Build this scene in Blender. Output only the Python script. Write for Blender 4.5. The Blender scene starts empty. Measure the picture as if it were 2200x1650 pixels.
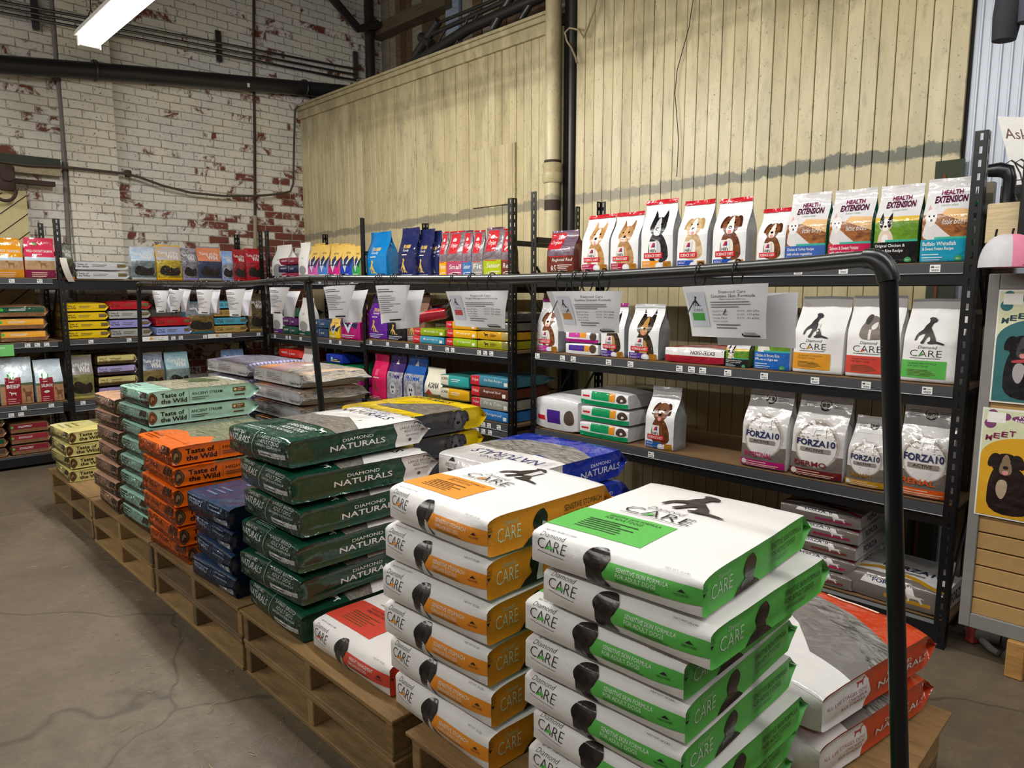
import bpy, bmesh, math, random
from mathutils import Vector, Matrix, noise, geometry
random.seed(7)
SC = bpy.context.scene
COL = SC.collection
# ---------------------------------------------------------------- camera
FPX, CX, CY, HOR = 1500.0, 1100.0, 825.0, 625.0
PITCH = math.atan((CY-HOR)/FPX)
cam = bpy.data.cameras.new('camera'); co = bpy.data.objects.new('camera', cam); COL.objects.link(co)
co.location = (0, 0, 1.5); co.rotation_euler = (math.pi/2-PITCH, 0, math.radians(45))
cam.sensor_width = 36; cam.lens = FPX/2200*36; cam.clip_start = .02
SC.camera = co
# ---------------------------------------------------------------- world, exposure
w = bpy.data.worlds.new('world'); SC.world = w; w.use_nodes = True
w.node_tree.nodes['Background'].inputs[0].default_value = (.75, .82, 1, 1)
w.node_tree.nodes['Background'].inputs[1].default_value = .03
SC.view_settings.view_transform = 'Standard'
SC.view_settings.look = 'None'
SC.view_settings.exposure = -0.25
SC.view_settings.gamma = 1
# ---------------------------------------------------------------- the lamp rows (light of each fixture)
LAMPS = [(-4.56, 1.56, 3.2), (-2.0, 1.56, 3.2), (.6, 1.56, 3.2),
         (-5.6, -1.5, 3.3), (-2.9, -1.5, 3.3), (-.2, -1.5, 3.3), (2.5, -1.5, 3.3),
         (2.2, 3.2, 3.6)]
LAMP_W = [152, 76, 54, 124, 60, 34, 26, 40]
for (lx, ly, lz), pw in zip(LAMPS, LAMP_W):
    for sg in (-1, 1):             # the two tubes of a fixture throw their light down and to either side
        L = bpy.data.lights.new('tube_light', 'AREA'); L.shape = 'RECTANGLE'; L.size = 2.36; L.size_y = .05
        L.energy = pw/2; L.color = (1, .97, .92)
        lo = bpy.data.objects.new('tube_light', L); COL.objects.link(lo); lo.location = (lx, ly+sg*.04, lz-.03); lo.rotation_euler = (sg*math.radians(48), 0, 0)
# ---------------------------------------------------------------- pixel -> place
cR = Matrix.Rotation(math.radians(45), 3, 'Z')
Fv = cR @ Vector((0, math.cos(PITCH), -math.sin(PITCH))); Uv = cR @ Vector((0, math.sin(PITCH), math.cos(PITCH)))
Xv = cR @ Vector((1, 0, 0)); CAM = Vector((0, 0, 1.5))
def at(px, py, x=None, y=None, z=None):
    d = Fv + Xv*((px-CX)/FPX) + Uv*((CY-py)/FPX)
    if x is not None: t = x/d.x
    elif y is not None: t = y/d.y
    else: t = (z-1.5)/d.z
    return CAM + d*t
def along(px, z, x=None, y=None):
    """the free coordinate of the point that stands at height z in the plane x= or y="""
    k = (px-CX)/FPX
    g = Xv - Fv*k                      # g . (P-CAM) = 0
    if y is not None: return -(g.y*y + g.z*(z-1.5))/g.x
    return -(g.x*x + g.z*(z-1.5))/g.y
# ---------------------------------------------------------------- materials
def lin(h):
    h = h.lstrip('#'); c = [int(h[i:i+2], 16)/255 for i in (0, 2, 4)]
    return tuple((v/12.92 if v <= .04045 else ((v+.055)/1.055)**2.4) for v in c)+(1,)
MATS = {}
class NT:
    def __init__(s, name):
        s.m = bpy.data.materials.new(name); s.m.use_nodes = True; s.t = s.m.node_tree
        s.b = s.t.nodes['Principled BSDF']
    def n(s, typ, **kw):
        o = s.t.nodes.new('ShaderNode'+typ)
        for k, v in kw.items():
            if k.startswith('_'): setattr(o, k[1:], v)
            else:
                k2 = int(k[1:]) if k[0] == 'i' and k[1:].isdigit() else k.replace('_', ' ')
                if hasattr(v, 'is_linked') : s.t.links.new(v, o.inputs[k2])
                else: o.inputs[k2].default_value = v
        return o
    def l(s, a, b): s.t.links.new(a, b)
    def math(s, op, a, b=0.0, c=None):
        o = s.t.nodes.new('ShaderNodeMath'); o.operation = op
        for i, v in enumerate((a, b) if c is None else (a, b, c)):
            if hasattr(v, 'is_linked'): s.l(v, o.inputs[i])
            else: o.inputs[i].default_value = v
        return o.outputs[0]
    def mix(s, fac, a, b):
        o = s.t.nodes.new('ShaderNodeMix'); o.data_type = 'RGBA'
        for i, v in ((0, fac), (6, a), (7, b)):
            if hasattr(v, 'is_linked'): s.l(v, o.inputs[i])
            else: o.inputs[i].default_value = v
        return o.outputs[2]
    def ramp(s, f, a, b):
        o = s.n('MapRange', _clamp=True); s.l(f, o.inputs[0]); o.inputs[1].default_value = a; o.inputs[2].default_value = b
        return o.outputs[0]
    def obj(s): return s.n('TexCoord').outputs['Object']
    def noise(s, vec, scale, detail=3, rough=.5, dist=0, stretch=None):
        if stretch:
            mp = s.n('Mapping'); s.l(vec, mp.inputs[0]); mp.inputs['Scale'].default_value = stretch; vec = mp.outputs[0]
        o = s.n('TexNoise', Scale=scale, Detail=detail, Roughness=rough, Distortion=dist); s.l(vec, o.inputs['Vector'])
        return o.outputs[0]
    def ridge(s, vec, scale, stretch=(1, 1, 1)):
        mp = s.n('Mapping'); s.l(vec, mp.inputs[0]); mp.inputs['Scale'].default_value = stretch
        o = s.n('TexNoise', _noise_type='RIDGED_MULTIFRACTAL', Scale=scale, Detail=2.0, Roughness=.5, Distortion=.6); s.l(mp.outputs[0], o.inputs['Vector']); return o.outputs[0]
    def bump(s, h, strength, dist=.01):
        o = s.n('Bump', Strength=strength, Distance=dist); s.l(h, o.inputs['Height']); s.l(o.outputs[0], s.b.inputs['Normal'])
def M(c, kind='paper', c2=None):
    key = (c, kind, c2)
    if key in MATS: return MATS[key]
    t = NT('%s_%s' % (kind, c.lstrip('#'))); b = t.b
    b.inputs['Base Color'].default_value = lin(c)
    if kind == 'paper':
        b.inputs['Roughness'].default_value = .5
        t.bump(t.noise(t.obj(), 14, 4, .55, .6), .35, .012)
    elif kind == 'film':
        b.inputs['Roughness'].default_value = .11; b.inputs['Specular IOR Level'].default_value = .7
        o = t.obj(); h = t.math('ADD', t.math('MULTIPLY', t.noise(o, 7, 2, .5, 1.), .5), t.math('MULTIPLY', t.ridge(o, 6), .4))
        t.bump(t.math('ADD', h, t.math('MULTIPLY', t.noise(o, 40, 2, .5, .8), .07)), .75, .022)
    elif kind in ('foil', 'crink'):
        b.inputs['Roughness'].default_value = .17; b.inputs['Specular IOR Level'].default_value = 1.0
        b.inputs['Metallic'].default_value = .7 if kind == 'foil' else 0
        o = t.obj(); h = t.math('ADD', t.noise(o, 16, 3, .6, 2.0, (2.2, .7, .8)), t.math('MULTIPLY', t.ridge(o, 12, (2., .7, .8)), .5))
        t.bump(t.math('ADD', h, t.math('MULTIPLY', t.noise(o, 60, 2, .5, 1.), .25)), 1.0, .045)
    elif kind == 'photo':
        o = t.obj(); f = t.ramp(t.noise(o, 16, 6, .7, 2.5, (.5, 2.2, 1.)), .35, .65)
        t.l(t.mix(f, lin(c), lin(c2)), b.inputs['Base Color']); b.inputs['Roughness'].default_value = .25
        t.bump(t.noise(o, 9, 2, .5, 1.4), .4, .015)
    elif kind == 'metal':
        b.inputs['Metallic'].default_value = 1; b.inputs['Roughness'].default_value = .32
    elif kind == 'black':
        b.inputs['Roughness'].default_value = .36
        o = t.obj(); t.bump(t.noise(o, 120, 2), .08, .002)
    elif kind == 'plastic':
        b.inputs['Roughness'].default_value = .3
    elif kind == 'flat':
        b.inputs['Roughness'].default_value = .8
        o = t.obj(); f = t.noise(o, 30, 5, .6); c0 = lin(c)
        t.l(t.mix(f, tuple(v*.8 for v in c0[:3])+(1,), tuple(min(1, v*1.15) for v in c0[:3])+(1,)), b.inputs['Base Color'])
    elif kind == 'wood':
        b.inputs['Roughness'].default_value = .7
        o = t.obj(); f = t.noise(o, 6, 6, .65, .6, (1, 9, 9)); g = t.noise(o, 40, 3, .5, 0, (1, 14, 14)); c0 = lin(c)
        k = t.math('ADD', t.math('MULTIPLY', f, .7), t.math('MULTIPLY', g, .3))
        r = t.n('ObjectInfo').outputs['Random']
        k = t.math('ADD', t.ramp(k, .3, .7), t.math('MULTIPLY', t.math('SUBTRACT', r, .5), .5))
        t.l(t.mix(k, tuple(v*.5 for v in c0[:3])+(1,), tuple(min(1, v*1.25) for v in c0[:3])+(1,)), b.inputs['Base Color'])
        t.bump(g, .3, .003)
    MATS[key] = t.m
    return t.m
# ---------------------------------------------------------------- mesh builder
class MB:
    def __init__(s): s.v = []; s.f = []; s.m = []; s.mats = []; s.sm = []
    def mi(s, m):
        if m not in s.mats: s.mats.append(m)
        return s.mats.index(m)
    def face(s, pts, m, sm=False):
        n = len(s.v); s.v += [tuple(p) for p in pts]; s.f.append(tuple(range(n, n+len(pts)))); s.m.append(s.mi(m)); s.sm.append(sm)
    def raw(s, vs, fs, m, sm=False):
        n = len(s.v); s.v += [tuple(p) for p in vs]; k = s.mi(m)
        for f in fs: s.f.append(tuple(i+n for i in f)); s.m.append(k); s.sm.append(sm)
    def box(s, a, b, m, bev=0.0):
        x0, y0, z0 = a; x1, y1, z1 = b
        if bev <= 0:
            vs = [(x, y, z) for z in (z0, z1) for x, y in ((x0, y0), (x1, y0), (x1, y1), (x0, y1))]
            s.raw(vs, [(3, 2, 1, 0), (4, 5, 6, 7), (0, 1, 5, 4), (1, 2, 6, 5), (2, 3, 7, 6), (3, 0, 4, 7)], m)
        else:
            bm = bmesh.new(); bmesh.ops.create_cube(bm, size=1, matrix=Matrix.Translation(((x0+x1)/2, (y0+y1)/2, (z0+z1)/2)) @ Matrix.Diagonal((x1-x0, y1-y0, z1-z0, 1)))
            bmesh.ops.bevel(bm, geom=bm.edges[:], offset=bev, segments=1, affect='EDGES')
            s.raw([v.co[:] for v in bm.verts], [[v.index for v in f.verts] for f in bm.faces], m); bm.free()
        return s
    def grid(s, G, m, sm=True):
        r, c = len(G), len(G[0])
        s.raw([p for row in G for p in row], [(i*c+j, i*c+j+1, (i+1)*c+j+1, (i+1)*c+j) for i in range(r-1) for j in range(c-1)], m, sm)
    def tube(s, path, r, m, seg=10, closed=False, cap=True):
        P = [Vector(p) for p in path]; n = len(P); rs = r if isinstance(r, (list, tuple)) else [r]*n
        up = None; rings = []
        for i in range(n):
            if closed: d = P[(i+1) % n]-P[i-1]
            else: d = P[min(i+1, n-1)]-P[max(i-1, 0)]
            d.normalize()
            if up is None: up = d.orthogonal().normalized()
            up = (up-d*up.dot(d)).normalized(); q = d.cross(up)
            rings.append([P[i]+(up*math.cos(a)+q*math.sin(a))*rs[i] for a in [2*math.pi*k/seg for k in range(seg)]])
        fs = [(i*seg+k, i*seg+(k+1) % seg, ((i+1) % n)*seg+(k+1) % seg, ((i+1) % n)*seg+k) for i in range(n if closed else n-1) for k in range(seg)]
        s.raw([p for g in rings for p in g], fs, m, True)
        if cap and not closed:
            s.face(rings[0][::-1], m); s.face(rings[-1], m)
        return s
    def prism(s, poly, z0, z1, m, axis='z'):
        """extrude a polygon; axis says which way"""
        def P(a, b, c): return {'z': (a, b, c), 'y': (a, c, b), 'x': (c, a, b)}[axis]
        n = len(poly); vs = [P(a, b, z0) for a, b in poly]+[P(a, b, z1) for a, b in poly]
        s.raw(vs, [tuple(range(n))[::-1], tuple(range(n, 2*n))]+[(i, (i+1) % n, n+(i+1) % n, n+i) for i in range(n)], m)
        return s
    def mesh(s, name, weld=False, sharp=50, fix=False):
        me = bpy.data.meshes.new(name); me.from_pydata(s.v, [], s.f)
        for m in s.mats: me.materials.append(m)
        me.polygons.foreach_set('material_index', s.m); me.polygons.foreach_set('use_smooth', s.sm)
        if weld or fix:
            bm = bmesh.new(); bm.from_mesh(me)
            if weld: bmesh.ops.remove_doubles(bm, verts=bm.verts, dist=2e-5)
            if fix: bmesh.ops.recalc_face_normals(bm, faces=bm.faces)
            bm.to_mesh(me); bm.free()
        if any(s.sm): me.set_sharp_from_angle(angle=math.radians(sharp))
        me.update(); return me
    def build(s, name, parent=None, loc=(0, 0, 0), rot=(0, 0, 0), **kw):
        return place(name, s.mesh(name, **kw), parent, loc, rot)
def place(name, data, parent=None, loc=(0, 0, 0), rot=(0, 0, 0)):
    o = bpy.data.objects.new(name, data); COL.objects.link(o); o.location = loc; o.rotation_euler = rot
    if parent: o.parent = parent
    return o
def tag(o, label=None, cat=None, group=None, kind=None):
    for k, v in (('label', label), ('category', cat), ('group', group), ('kind', kind)):
        if v: o[k] = v
    return o
def empty(name, loc=(0, 0, 0), rz=0, **kw):
    return tag(place(name, None, None, loc, (0, 0, rz)), **kw)
def copy_tree(o, parent=None):
    c = o.copy(); COL.objects.link(c); c.parent = parent
    for ch in o.children: copy_tree(ch, c)
    return c
# ---------------------------------------------------------------- printed art
_TX = {}
def text_tris(st, bold=0, res=2):
    k = (st, bold, res)
    if k in _TX: return _TX[k]
    cu = bpy.data.curves.new('t', 'FONT'); cu.body = st; cu.resolution_u = res; cu.offset = bold
    ob = bpy.data.objects.new('t', cu); me = ob.to_mesh(); me.calc_loop_triangles()
    vs = [(v.co.x, v.co.y) for v in me.vertices]; tr = [tuple(t.vertices) for t in me.loop_triangles]
    ob.to_mesh_clear(); bpy.data.objects.remove(ob); bpy.data.curves.remove(cu)
    if vs:
        x0 = min(p[0] for p in vs); x1 = max(p[0] for p in vs); y0 = min(p[1] for p in vs); y1 = max(p[1] for p in vs)
        vs = [((a-x0)/max(1e-6, x1-x0), (b-y0)/max(1e-6, y1-y0)) for a, b in vs]
    _TX[k] = (vs, tr); return _TX[k]
def R(u0, v0, u1, v1, c): return ('p', [(u0, v0), (u1, v0), (u1, v1), (u0, v1)], c)
def P(pts, c): return ('p', pts, c)
def T(st, u, v, wd, h, c, flip=0, sh=0, bold=0): return ('t', st, u, v, wd, h, c, flip, sh, bold)
def E(u, v, r, c, k=1.0): return ('e', u, v, r, c, k)
def Lns(u0, v0, u1, v1, n, c):
    rr = random.Random(n*31+int(u0*97)); h = (v1-v0)/n
    return [R(u0, v0+i*h+h*.3, u0+(u1-u0)*rr.uniform(.6, 1), v0+i*h+h*.65, c) for i in range(n)]
def blob(pts, n=3):
    for _ in range(n):
        q = []
        for i, a in enumerate(pts):
            b = pts[(i+1) % len(pts)]; q += [(a[0]*.75+b[0]*.25, a[1]*.75+b[1]*.25), (a[0]*.25+b[0]*.75, a[1]*.25+b[1]*.75)]
        pts = q
    return pts
SIT = [(.303, .943), (.383, 1), (.505, .98), (.585, .905), (.58, .82), (.505, .79), (.48, .73), (.46, .61), (.557, .467), (.68, .276), (.73, .133), (.87, .095), (1, .03), (.975, 0), (.73, .048), (.6, .03), (.47, .03), (.44, .07), (.52, .13), (.53, .22), (.47, .31), (.41, .24), (.345, .1), (.31, .03), (.235, .02), (.216, .06), (.3, .22), (.335, .371), (.244, .38), (.122, .30), (.07, .143), (0, .133), (.035, .30), (.105, .42), (.226, .538), (.27, .68), (.348, .8), (.348, .895)]
BUST = [(0, .64), (.12, .81), (.3, .94), (.54, .995), (.72, 1), (.82, .9), (.94, .75), (.9, .6), (.81, .45), (.7, .38), (.86, .14), (1, 0), (.5, 0), (.08, 0), (.155, .31), (.14, .44), (.05, .52)]
EAR = [(.02, .64), (.14, .8), (.3, .88), (.36, .72), (.3, .5), (.16, .42), (.06, .5)]
BUST = blob(BUST, 2); EAR = blob(EAR, 2)
MUZ = [(.62, .72), (.8, .78), (.92, .74), (.88, .62), (.78, .48), (.66, .5)]
STD = [(0, .86), (.06, .95), (.16, 1), (.24, .9), (.3, .72), (.75, .68), (.86, .72), (1, .6), (.97, .56), (.87, .62), (.86, .4), (.9, .2), (.93, 0), (.84, 0), (.8, .22), (.72, .4), (.4, .38), (.36, .2), (.36, 0), (.28, 0), (.29, .25), (.24, .5), (.2, .68), (.12, .76), (.02, .78)]
def sc(poly, u, v, wd, h, mir=False): return [(u+(1-a if mir else a)*wd, v+b*h) for a, b in poly]
def face(u, v, s, k, c, c2, c3, ear='flop', body=True, tongue=True):
    """front view of a dog: u,v head centre, s head radius in u, k = W/H ; c coat, c2 blaze/muzzle, c3 ears"""
    Y = lambda a: v+a*s*k; X = lambda a: u+a*s
    o = []
    if body:
        o.append(P(blob([(X(-1.1), Y(-3.6)), (X(-1.2), Y(-2)), (X(-.6), Y(-.6)), (X(.6), Y(-.6)), (X(1.3), Y(-2)), (X(1.3), Y(-3.6))], 2), c))
        o.append(P(blob([(X(-.5), Y(-3.4)), (X(-.55), Y(-1.4)), (X(.5), Y(-1.4)), (X(.45), Y(-3.4))], 2), c2))
    for d in (-1, 1):
        if ear == 'up': o.append(P([(X(.25*d), Y(.7)), (X(.75*d), Y(1.75)), (X(.98*d), Y(.35))], c3))
        else: o.append(P(blob([(X(.35*d), Y(.95)), (X(1.1*d), Y(.9)), (X(1.35*d), Y(-.3)), (X(.85*d), Y(-.35))], 2), c3))
    o.append(E(u, v, s, c, .95))
    o.append(P(blob([(X(-.16), Y(.9)), (X(.16), Y(.9)), (X(.5), Y(-.5)), (X(.3), Y(-.95)), (X(-.3), Y(-.95)), (X(-.5), Y(-.5))], 2), c2))
    for d in (-1, 1): o.append(E(X(.4*d), Y(.2), s*.11, '#14100e'))
    o.append(E(u, Y(-.28), s*.2, '#15110f', .75))
    if tongue: o.append(P(blob([(X(-.25), Y(-.55)), (X(.25), Y(-.55)), (X(.16), Y(-.95)), (X(-.16), Y(-.95))], 2), '#d98a8a'))
    return o
def mcol(c, kind):
    if isinstance(c, tuple): return M(c[0], 'photo', c[1])
    return M(c, kind)
def flat(art):
    o = []
    for a in art:
        if isinstance(a, list): o += flat(a)
        else: o.append(a)
    return o
class Surf:
    """a grid of points; overlays are laid onto it"""
    def __init__(s, G, ctr):
        s.G = G; s.r = len(G)-1; s.c = len(G[0])-1
        a = (G[s.r//2][s.c]-G[s.r//2][0]).length; b = (G[s.r][s.c//2]-G[0][s.c//2]).length
        s.w, s.h = max(a, 1e-4), max(b, 1e-4)
        n = s.nrm(s.c//2, s.r//2); s.sg = 1 if n.dot(G[s.r//2][s.c//2]-ctr) > 0 else -1
    def nrm(s, j, i):
        G = s.G; j0, j1 = max(j-1, 0), min(j+1, s.c); i0, i1 = max(i-1, 0), min(i+1, s.r)
        n = (G[i][j1]-G[i][j0]).cross(G[i1][j]-G[i0][j]); return n.normalized() if n.length > 0 else Vector((0, 0, 1))
    def at(s, u, v, off):
        x = min(max(u, 0), 1)*s.c; y = min(max(v, 0), 1)*s.r; j = min(int(x), s.c-1); i = min(int(y), s.r-1); x -= j; y -= i; G = s.G
        p = (G[i][j]*(1-x)+G[i][j+1]*x)*(1-y)+(G[i+1][j]*(1-x)+G[i+1][j+1]*x)*y
        n = s.nrm(j if x < .5 else j+1, i if y < .5 else i+1)
        return p+n*(off*s.sg)
    def lay(s, mb, art, kind, base=.0005, step=.00018, res=2, thr=None):
        thr = thr or max(.012, min(s.w/s.c, s.h/s.r)*1.05)
        k = s.w/s.h
        for li, a in enumerate(flat(art)):
            off = base+step*li
            if a[0] == 'p': pts = a[1]; c = a[2]
            elif a[0] == 'e':
                c = a[4]; n = 20 if a[3]*s.w > .02 else 12
                pts = [(a[1]+a[3]*math.cos(2*math.pi*i/n), a[2]+a[3]*k*a[5]*math.sin(2*math.pi*i/n)) for i in range(n)]
            if a[0] == 't':
                _, st, u, v, wd, h, c, fl, sh, bold = a; vs, tr = text_tris(st, bold, res)
                q = []
                for x, y in vs:
                    if fl == 1: x, y = 1-x, 1-y
                    if fl == 2: x, y = 1-y, x
                    q.append((u+x*wd+sh*(y-.5)*h/k*1.0, v+y*h))
            else:
                q = [(min(max(x, 0), 1), min(max(y, 0), 1)) for x, y in pts]
                tr = geometry.tessellate_polygon([[Vector((x*s.w, y*s.h, 0)) for x, y in q]])
            V = list(q); memo = {}; out = []; st = [tuple(t) for t in tr]
            while st:
                t = st.pop(); best = 0; bi = 0
                for e in range(3):
                    A = V[t[e]]; B = V[t[(e+1) % 3]]; d = math.hypot((A[0]-B[0])*s.w, (A[1]-B[1])*s.h)
                    if d > best: best = d; bi = e
                if best <= thr or len(out) > 6000: out.append(t); continue
                i, j, kk = t[bi], t[(bi+1) % 3], t[(bi+2) % 3]; key = (min(i, j), max(i, j))
                if key not in memo:
                    memo[key] = len(V); V.append(((V[i][0]+V[j][0])/2, (V[i][1]+V[j][1])/2))
                m = memo[key]; st += [(i, m, kk), (m, j, kk)]
            mb.raw([s.at(x, y, off) for x, y in V], out, mcol(c, kind), True)
# ---------------------------------------------------------------- bags
def sstep(a, b, x):
    t = min(max((x-a)/(b-a), 0), 1); return t*t*(3-2*t)
def pouch(W, H, D, seed, lie=False, ts=.5, vs=.93, rb=.06, e0=.8, bul=.05, e=.14, q=3, tuck=.5, lip=.004, amp=.003, ob=.06, nu=12, nv=14, nd=6, lean=0, twist=0, droop=0, topw=1.0):
    sx = seed*3.17
    def hd(v, sd=-1):
        e0_, rb_ = (e0, rb) if sd < 0 or not lie else (.5+e0*.5, rb*.4)
        t = min(max((v-ts)/(vs-ts), 0), 1); s = (math.cos(math.pi*t)+1)/2*.975+.025
        if v < rb_: s *= e0_+(1-e0_)*math.sqrt(max(0, 1-(1-v/rb_)**2))
        return s
    def hw(v): return W/2*(1-(1-topw)*sstep(.4, 1, v))*(1+.012*noise.noise(Vector((v*3, sx, 1))))
    def nz(a, b, c, k): return noise.noise(Vector((a*k+sx, b*k, c*k+sx*.3)))
    def pos(u, v, side):
        x = (2*u-1); s = hd(v, side); a = abs(x); h = hw(v)+lip
        d = D/2*s*(1-e*a**q)
        if side < 0 or not lie: d += bul*D*(1-a*a)*math.sin(math.pi*min(v/vs, 1))*s
        X = x*h; Z = v*H
        wr = nz(X, Z*.6, side, 14)+.6*nz(X*1.7, Z, side+5, 26)
        d += amp*wr*(.5+sstep(ts, vs, v)) * (1 if side < 0 or not lie else .2)*(1-.92*sstep(vs-.07, vs, v))
        y = side*d+lean*v*v*H + .015*D*math.sin(5*u+sx)*sstep(vs-.15, 1, v)
        Z += amp*.8*nz(X, 3, sx, 9)*(1 if v > .9 else 0)
        return Vector((X, y, Z))
    def skew(p, v): return Vector((p.x+twist*v*v*H, p.y, p.z))
    us = [i/nu for i in range(nu+1)]
    vv = [j/nv for j in range(nv+1)]; vv = sorted(set(vv+[rb*.35, rb*.1]))
    F = [[skew(pos(u, v, -1), v) for u in us] for v in vv]; B = [[skew(pos(u, v, 1), v) for u in us] for v in vv]
    def side(sg):
        out = []
        for i in range(nd+1):
            t = i/nd; row = []
            for j, v in enumerate(vv):
                b = B[j][-1 if sg > 0 else 0]; f = F[j][-1 if sg > 0 else 0]
                p = b.lerp(f, t); s = hd(v)
                if 0 < i < nd:
                    o = math.sin(math.pi*t); p.x += sg*(-lip+o*(min(ob, .05)*D*s*(1 if v > .03 else .4)-tuck*D*(1-s)*.5)+amp*.6*nz(p.z, p.y, sg, 18))
                row.append(p)
            out.append(row)
        return out
    S1, S0 = side(1), side(-1)
    Bo = []
    for i in range(nd+1):
        t = i/nd; row = []
        for j in range(nu+1):
            p = B[0][j].lerp(F[0][j], t)
            if 0 < i < nd and lie: p.z -= math.sin(math.pi*t)*(ob*D*1.3*(1-abs(2*us[j]-1)**4))+amp*.5*nz(p.x, p.y, 2, 20)
            row.append(p)
        Bo.append(row)
    top = [[p.copy() for p in F[-1]], [p+Vector((0, .004*math.sin(8*i/nu+sx), H*(.016 if lie else .035))) for i, p in enumerate(F[-1])]]
    if lie:
        def tr(p):
            yy = p.z; z = D/2-p.y
            if droop: z -= droop*max(0, 1-yy/(H*.35))**2*D
            return Vector((p.x, yy, max(z, .0005)))
        for G in (F, B, S1, S0, Bo, top):
            for row in G: row[:] = [tr(p) for p in row]
    end = Bo
    if lie:          # the end panel as printed: the folded end and the soft edge above it
        nr = next(i for i, v in enumerate(vv) if v >= rb*.34)+1; rows = Bo+F[1:nr]; cols = []
        for j in range(nu+1):
            pts = [r_[j] for r_ in rows]; L = [0]
            for a, b in zip(pts, pts[1:]): L.append(L[-1]+(b-a).length)
            cs = []
            for i in range(15):
                t = L[-1]*i/14; k = max(0, next((m for m in range(len(L)-1) if L[m+1] >= t-1e-9), len(L)-2)); f = (t-L[k])/max(1e-9, L[k+1]-L[k]); cs.append(pts[k].lerp(pts[k+1], f))
            cols.append(cs)
        end = [[cols[j][i] for j in range(nu+1)] for i in range(15)]
    ctr = Vector((0, H*.45, D/2)) if lie else Vector((0, 0, H*.45))
    return dict(front=F, back=B, right=S1, left=S0, bottom=Bo, end=end, top=top, ctr=ctr)
def bag_meshes(name, G, art, cols, kind='film', res=2, base=.0007):
    """cols: body, back, gusset, bottom, seal ; returns list of (part name, mesh)"""
    b = MB(); b.grid(G['front'], mcol(cols[0], kind)); b.grid(G['back'], mcol(cols[1], kind)); b.grid(G['bottom'], mcol(cols[3], cols[5] if len(cols) > 5 else kind))
    n = bmeshfix(b)
    for fn in ('front', 'bottom', 'back'):
        if art.get(fn): Surf(G['end' if fn == 'bottom' else fn], G['ctr']).lay(n, art[fn], cols[5] if fn == 'bottom' and len(cols) > 5 else kind, res=res, base=base)
    gs = []
    for sd in ('right', 'left'):
        g = MB(); g.grid(G[sd], mcol(cols[2], kind)); gs.append(g)
        if art.get(sd): Surf(G[sd], G['ctr']).lay(g, art[sd], kind, res=res, base=base)
    t = MB(); t.grid([[Vector(p) for p in G['top'][0]], G['top'][1]], mcol(cols[4], kind))
    off = Vector((0, .0015, 0)) if G['ctr'].y < .02 else Vector((0, 0, -.0015))
    t.grid([[Vector(p)+off for p in G['top'][0]], [p+off for p in G['top'][1]]], mcol(cols[4], kind))
    return [(name, n.mesh(name, sharp=62)), ('side_gusset', gs[0].mesh('side_gusset', sharp=62)), ('side_gusset', gs[1].mesh('side_gusset', sharp=62)), ('top_seal', t.mesh('top_seal'))]
def bmeshfix(b):
    """weld a builder's base surface before prints go on"""
    key = {}; idx = []; nv = []
    for p in b.v:
        k = (round(p[0], 5), round(p[1], 5), round(p[2], 5))
        if k not in key: key[k] = len(nv); nv.append(p)
        idx.append(key[k])
    fs = []; ms = []; ss = []
    for f, m, s in zip(b.f, b.m, b.sm):
        g = []
        for i in f:
            if idx[i] not in g: g.append(idx[i])
        if len(g) > 2: fs.append(tuple(g)); ms.append(m); ss.append(s)
    b.v, b.f, b.m, b.sm = nv, fs, ms, ss
    return b
def bag_obj(parts, loc, rot=(0, 0, 0), **kw):
    o = place(parts[0][0], parts[0][1], None, loc, rot); tag(o, **kw)
    for nm, me in parts[1:]: place(nm, me, o)
    return o
# ================================================================ SETTING
YW, XB = 4.25, -7.75          # plane of the board wall, plane of the brick wall
def mat_floor():
    t = NT('concrete_floor'); b = t.b; o = t.obj()
    f = t.ramp(t.noise(o, 1.3, 6, .6, .4), .3, .7); g = t.ramp(t.noise(o, 14, 6, .7), .3, .75); s = t.ramp(t.noise(o, 60, 3, .6, 0, (1, .35, 1)), .62, .74)
    c = t.mix(f, lin('#574b3d'), lin('#746753')); c = t.mix(t.math('MULTIPLY', g, .45), c, lin('#38322b'))
    c = t.mix(t.math('MULTIPLY', s, .35), c, lin('#8a7d66'))
    v = t.n('TexVoronoi', Scale=.55, _feature='DISTANCE_TO_EDGE'); wv = t.n('VectorMath', _operation='ADD'); t.l(o, wv.inputs[0])
    nn = t.n('TexNoise', Scale=3.0); t.l(o, nn.inputs['Vector']); sc_ = t.n('VectorMath', _operation='SCALE'); t.l(nn.outputs['Color'], sc_.inputs[0]); sc_.inputs['Scale'].default_value = .25
    t.l(sc_.outputs[0], wv.inputs[1]); t.l(wv.outputs[0], v.inputs['Vector'])
    cr = t.ramp(v.outputs['Distance'], .0, .006); c = t.mix(t.math('MULTIPLY', t.math('SUBTRACT', 1, cr), .6), c, lin('#2c2824'))
    t.l(c, b.inputs['Base Color']); t.l(t.math('ADD', t.math('MULTIPLY', g, .25), .42), b.inputs['Roughness'])
    t.bump(t.noise(o, 45, 5, .6), .25, .006); return t.m
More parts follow.
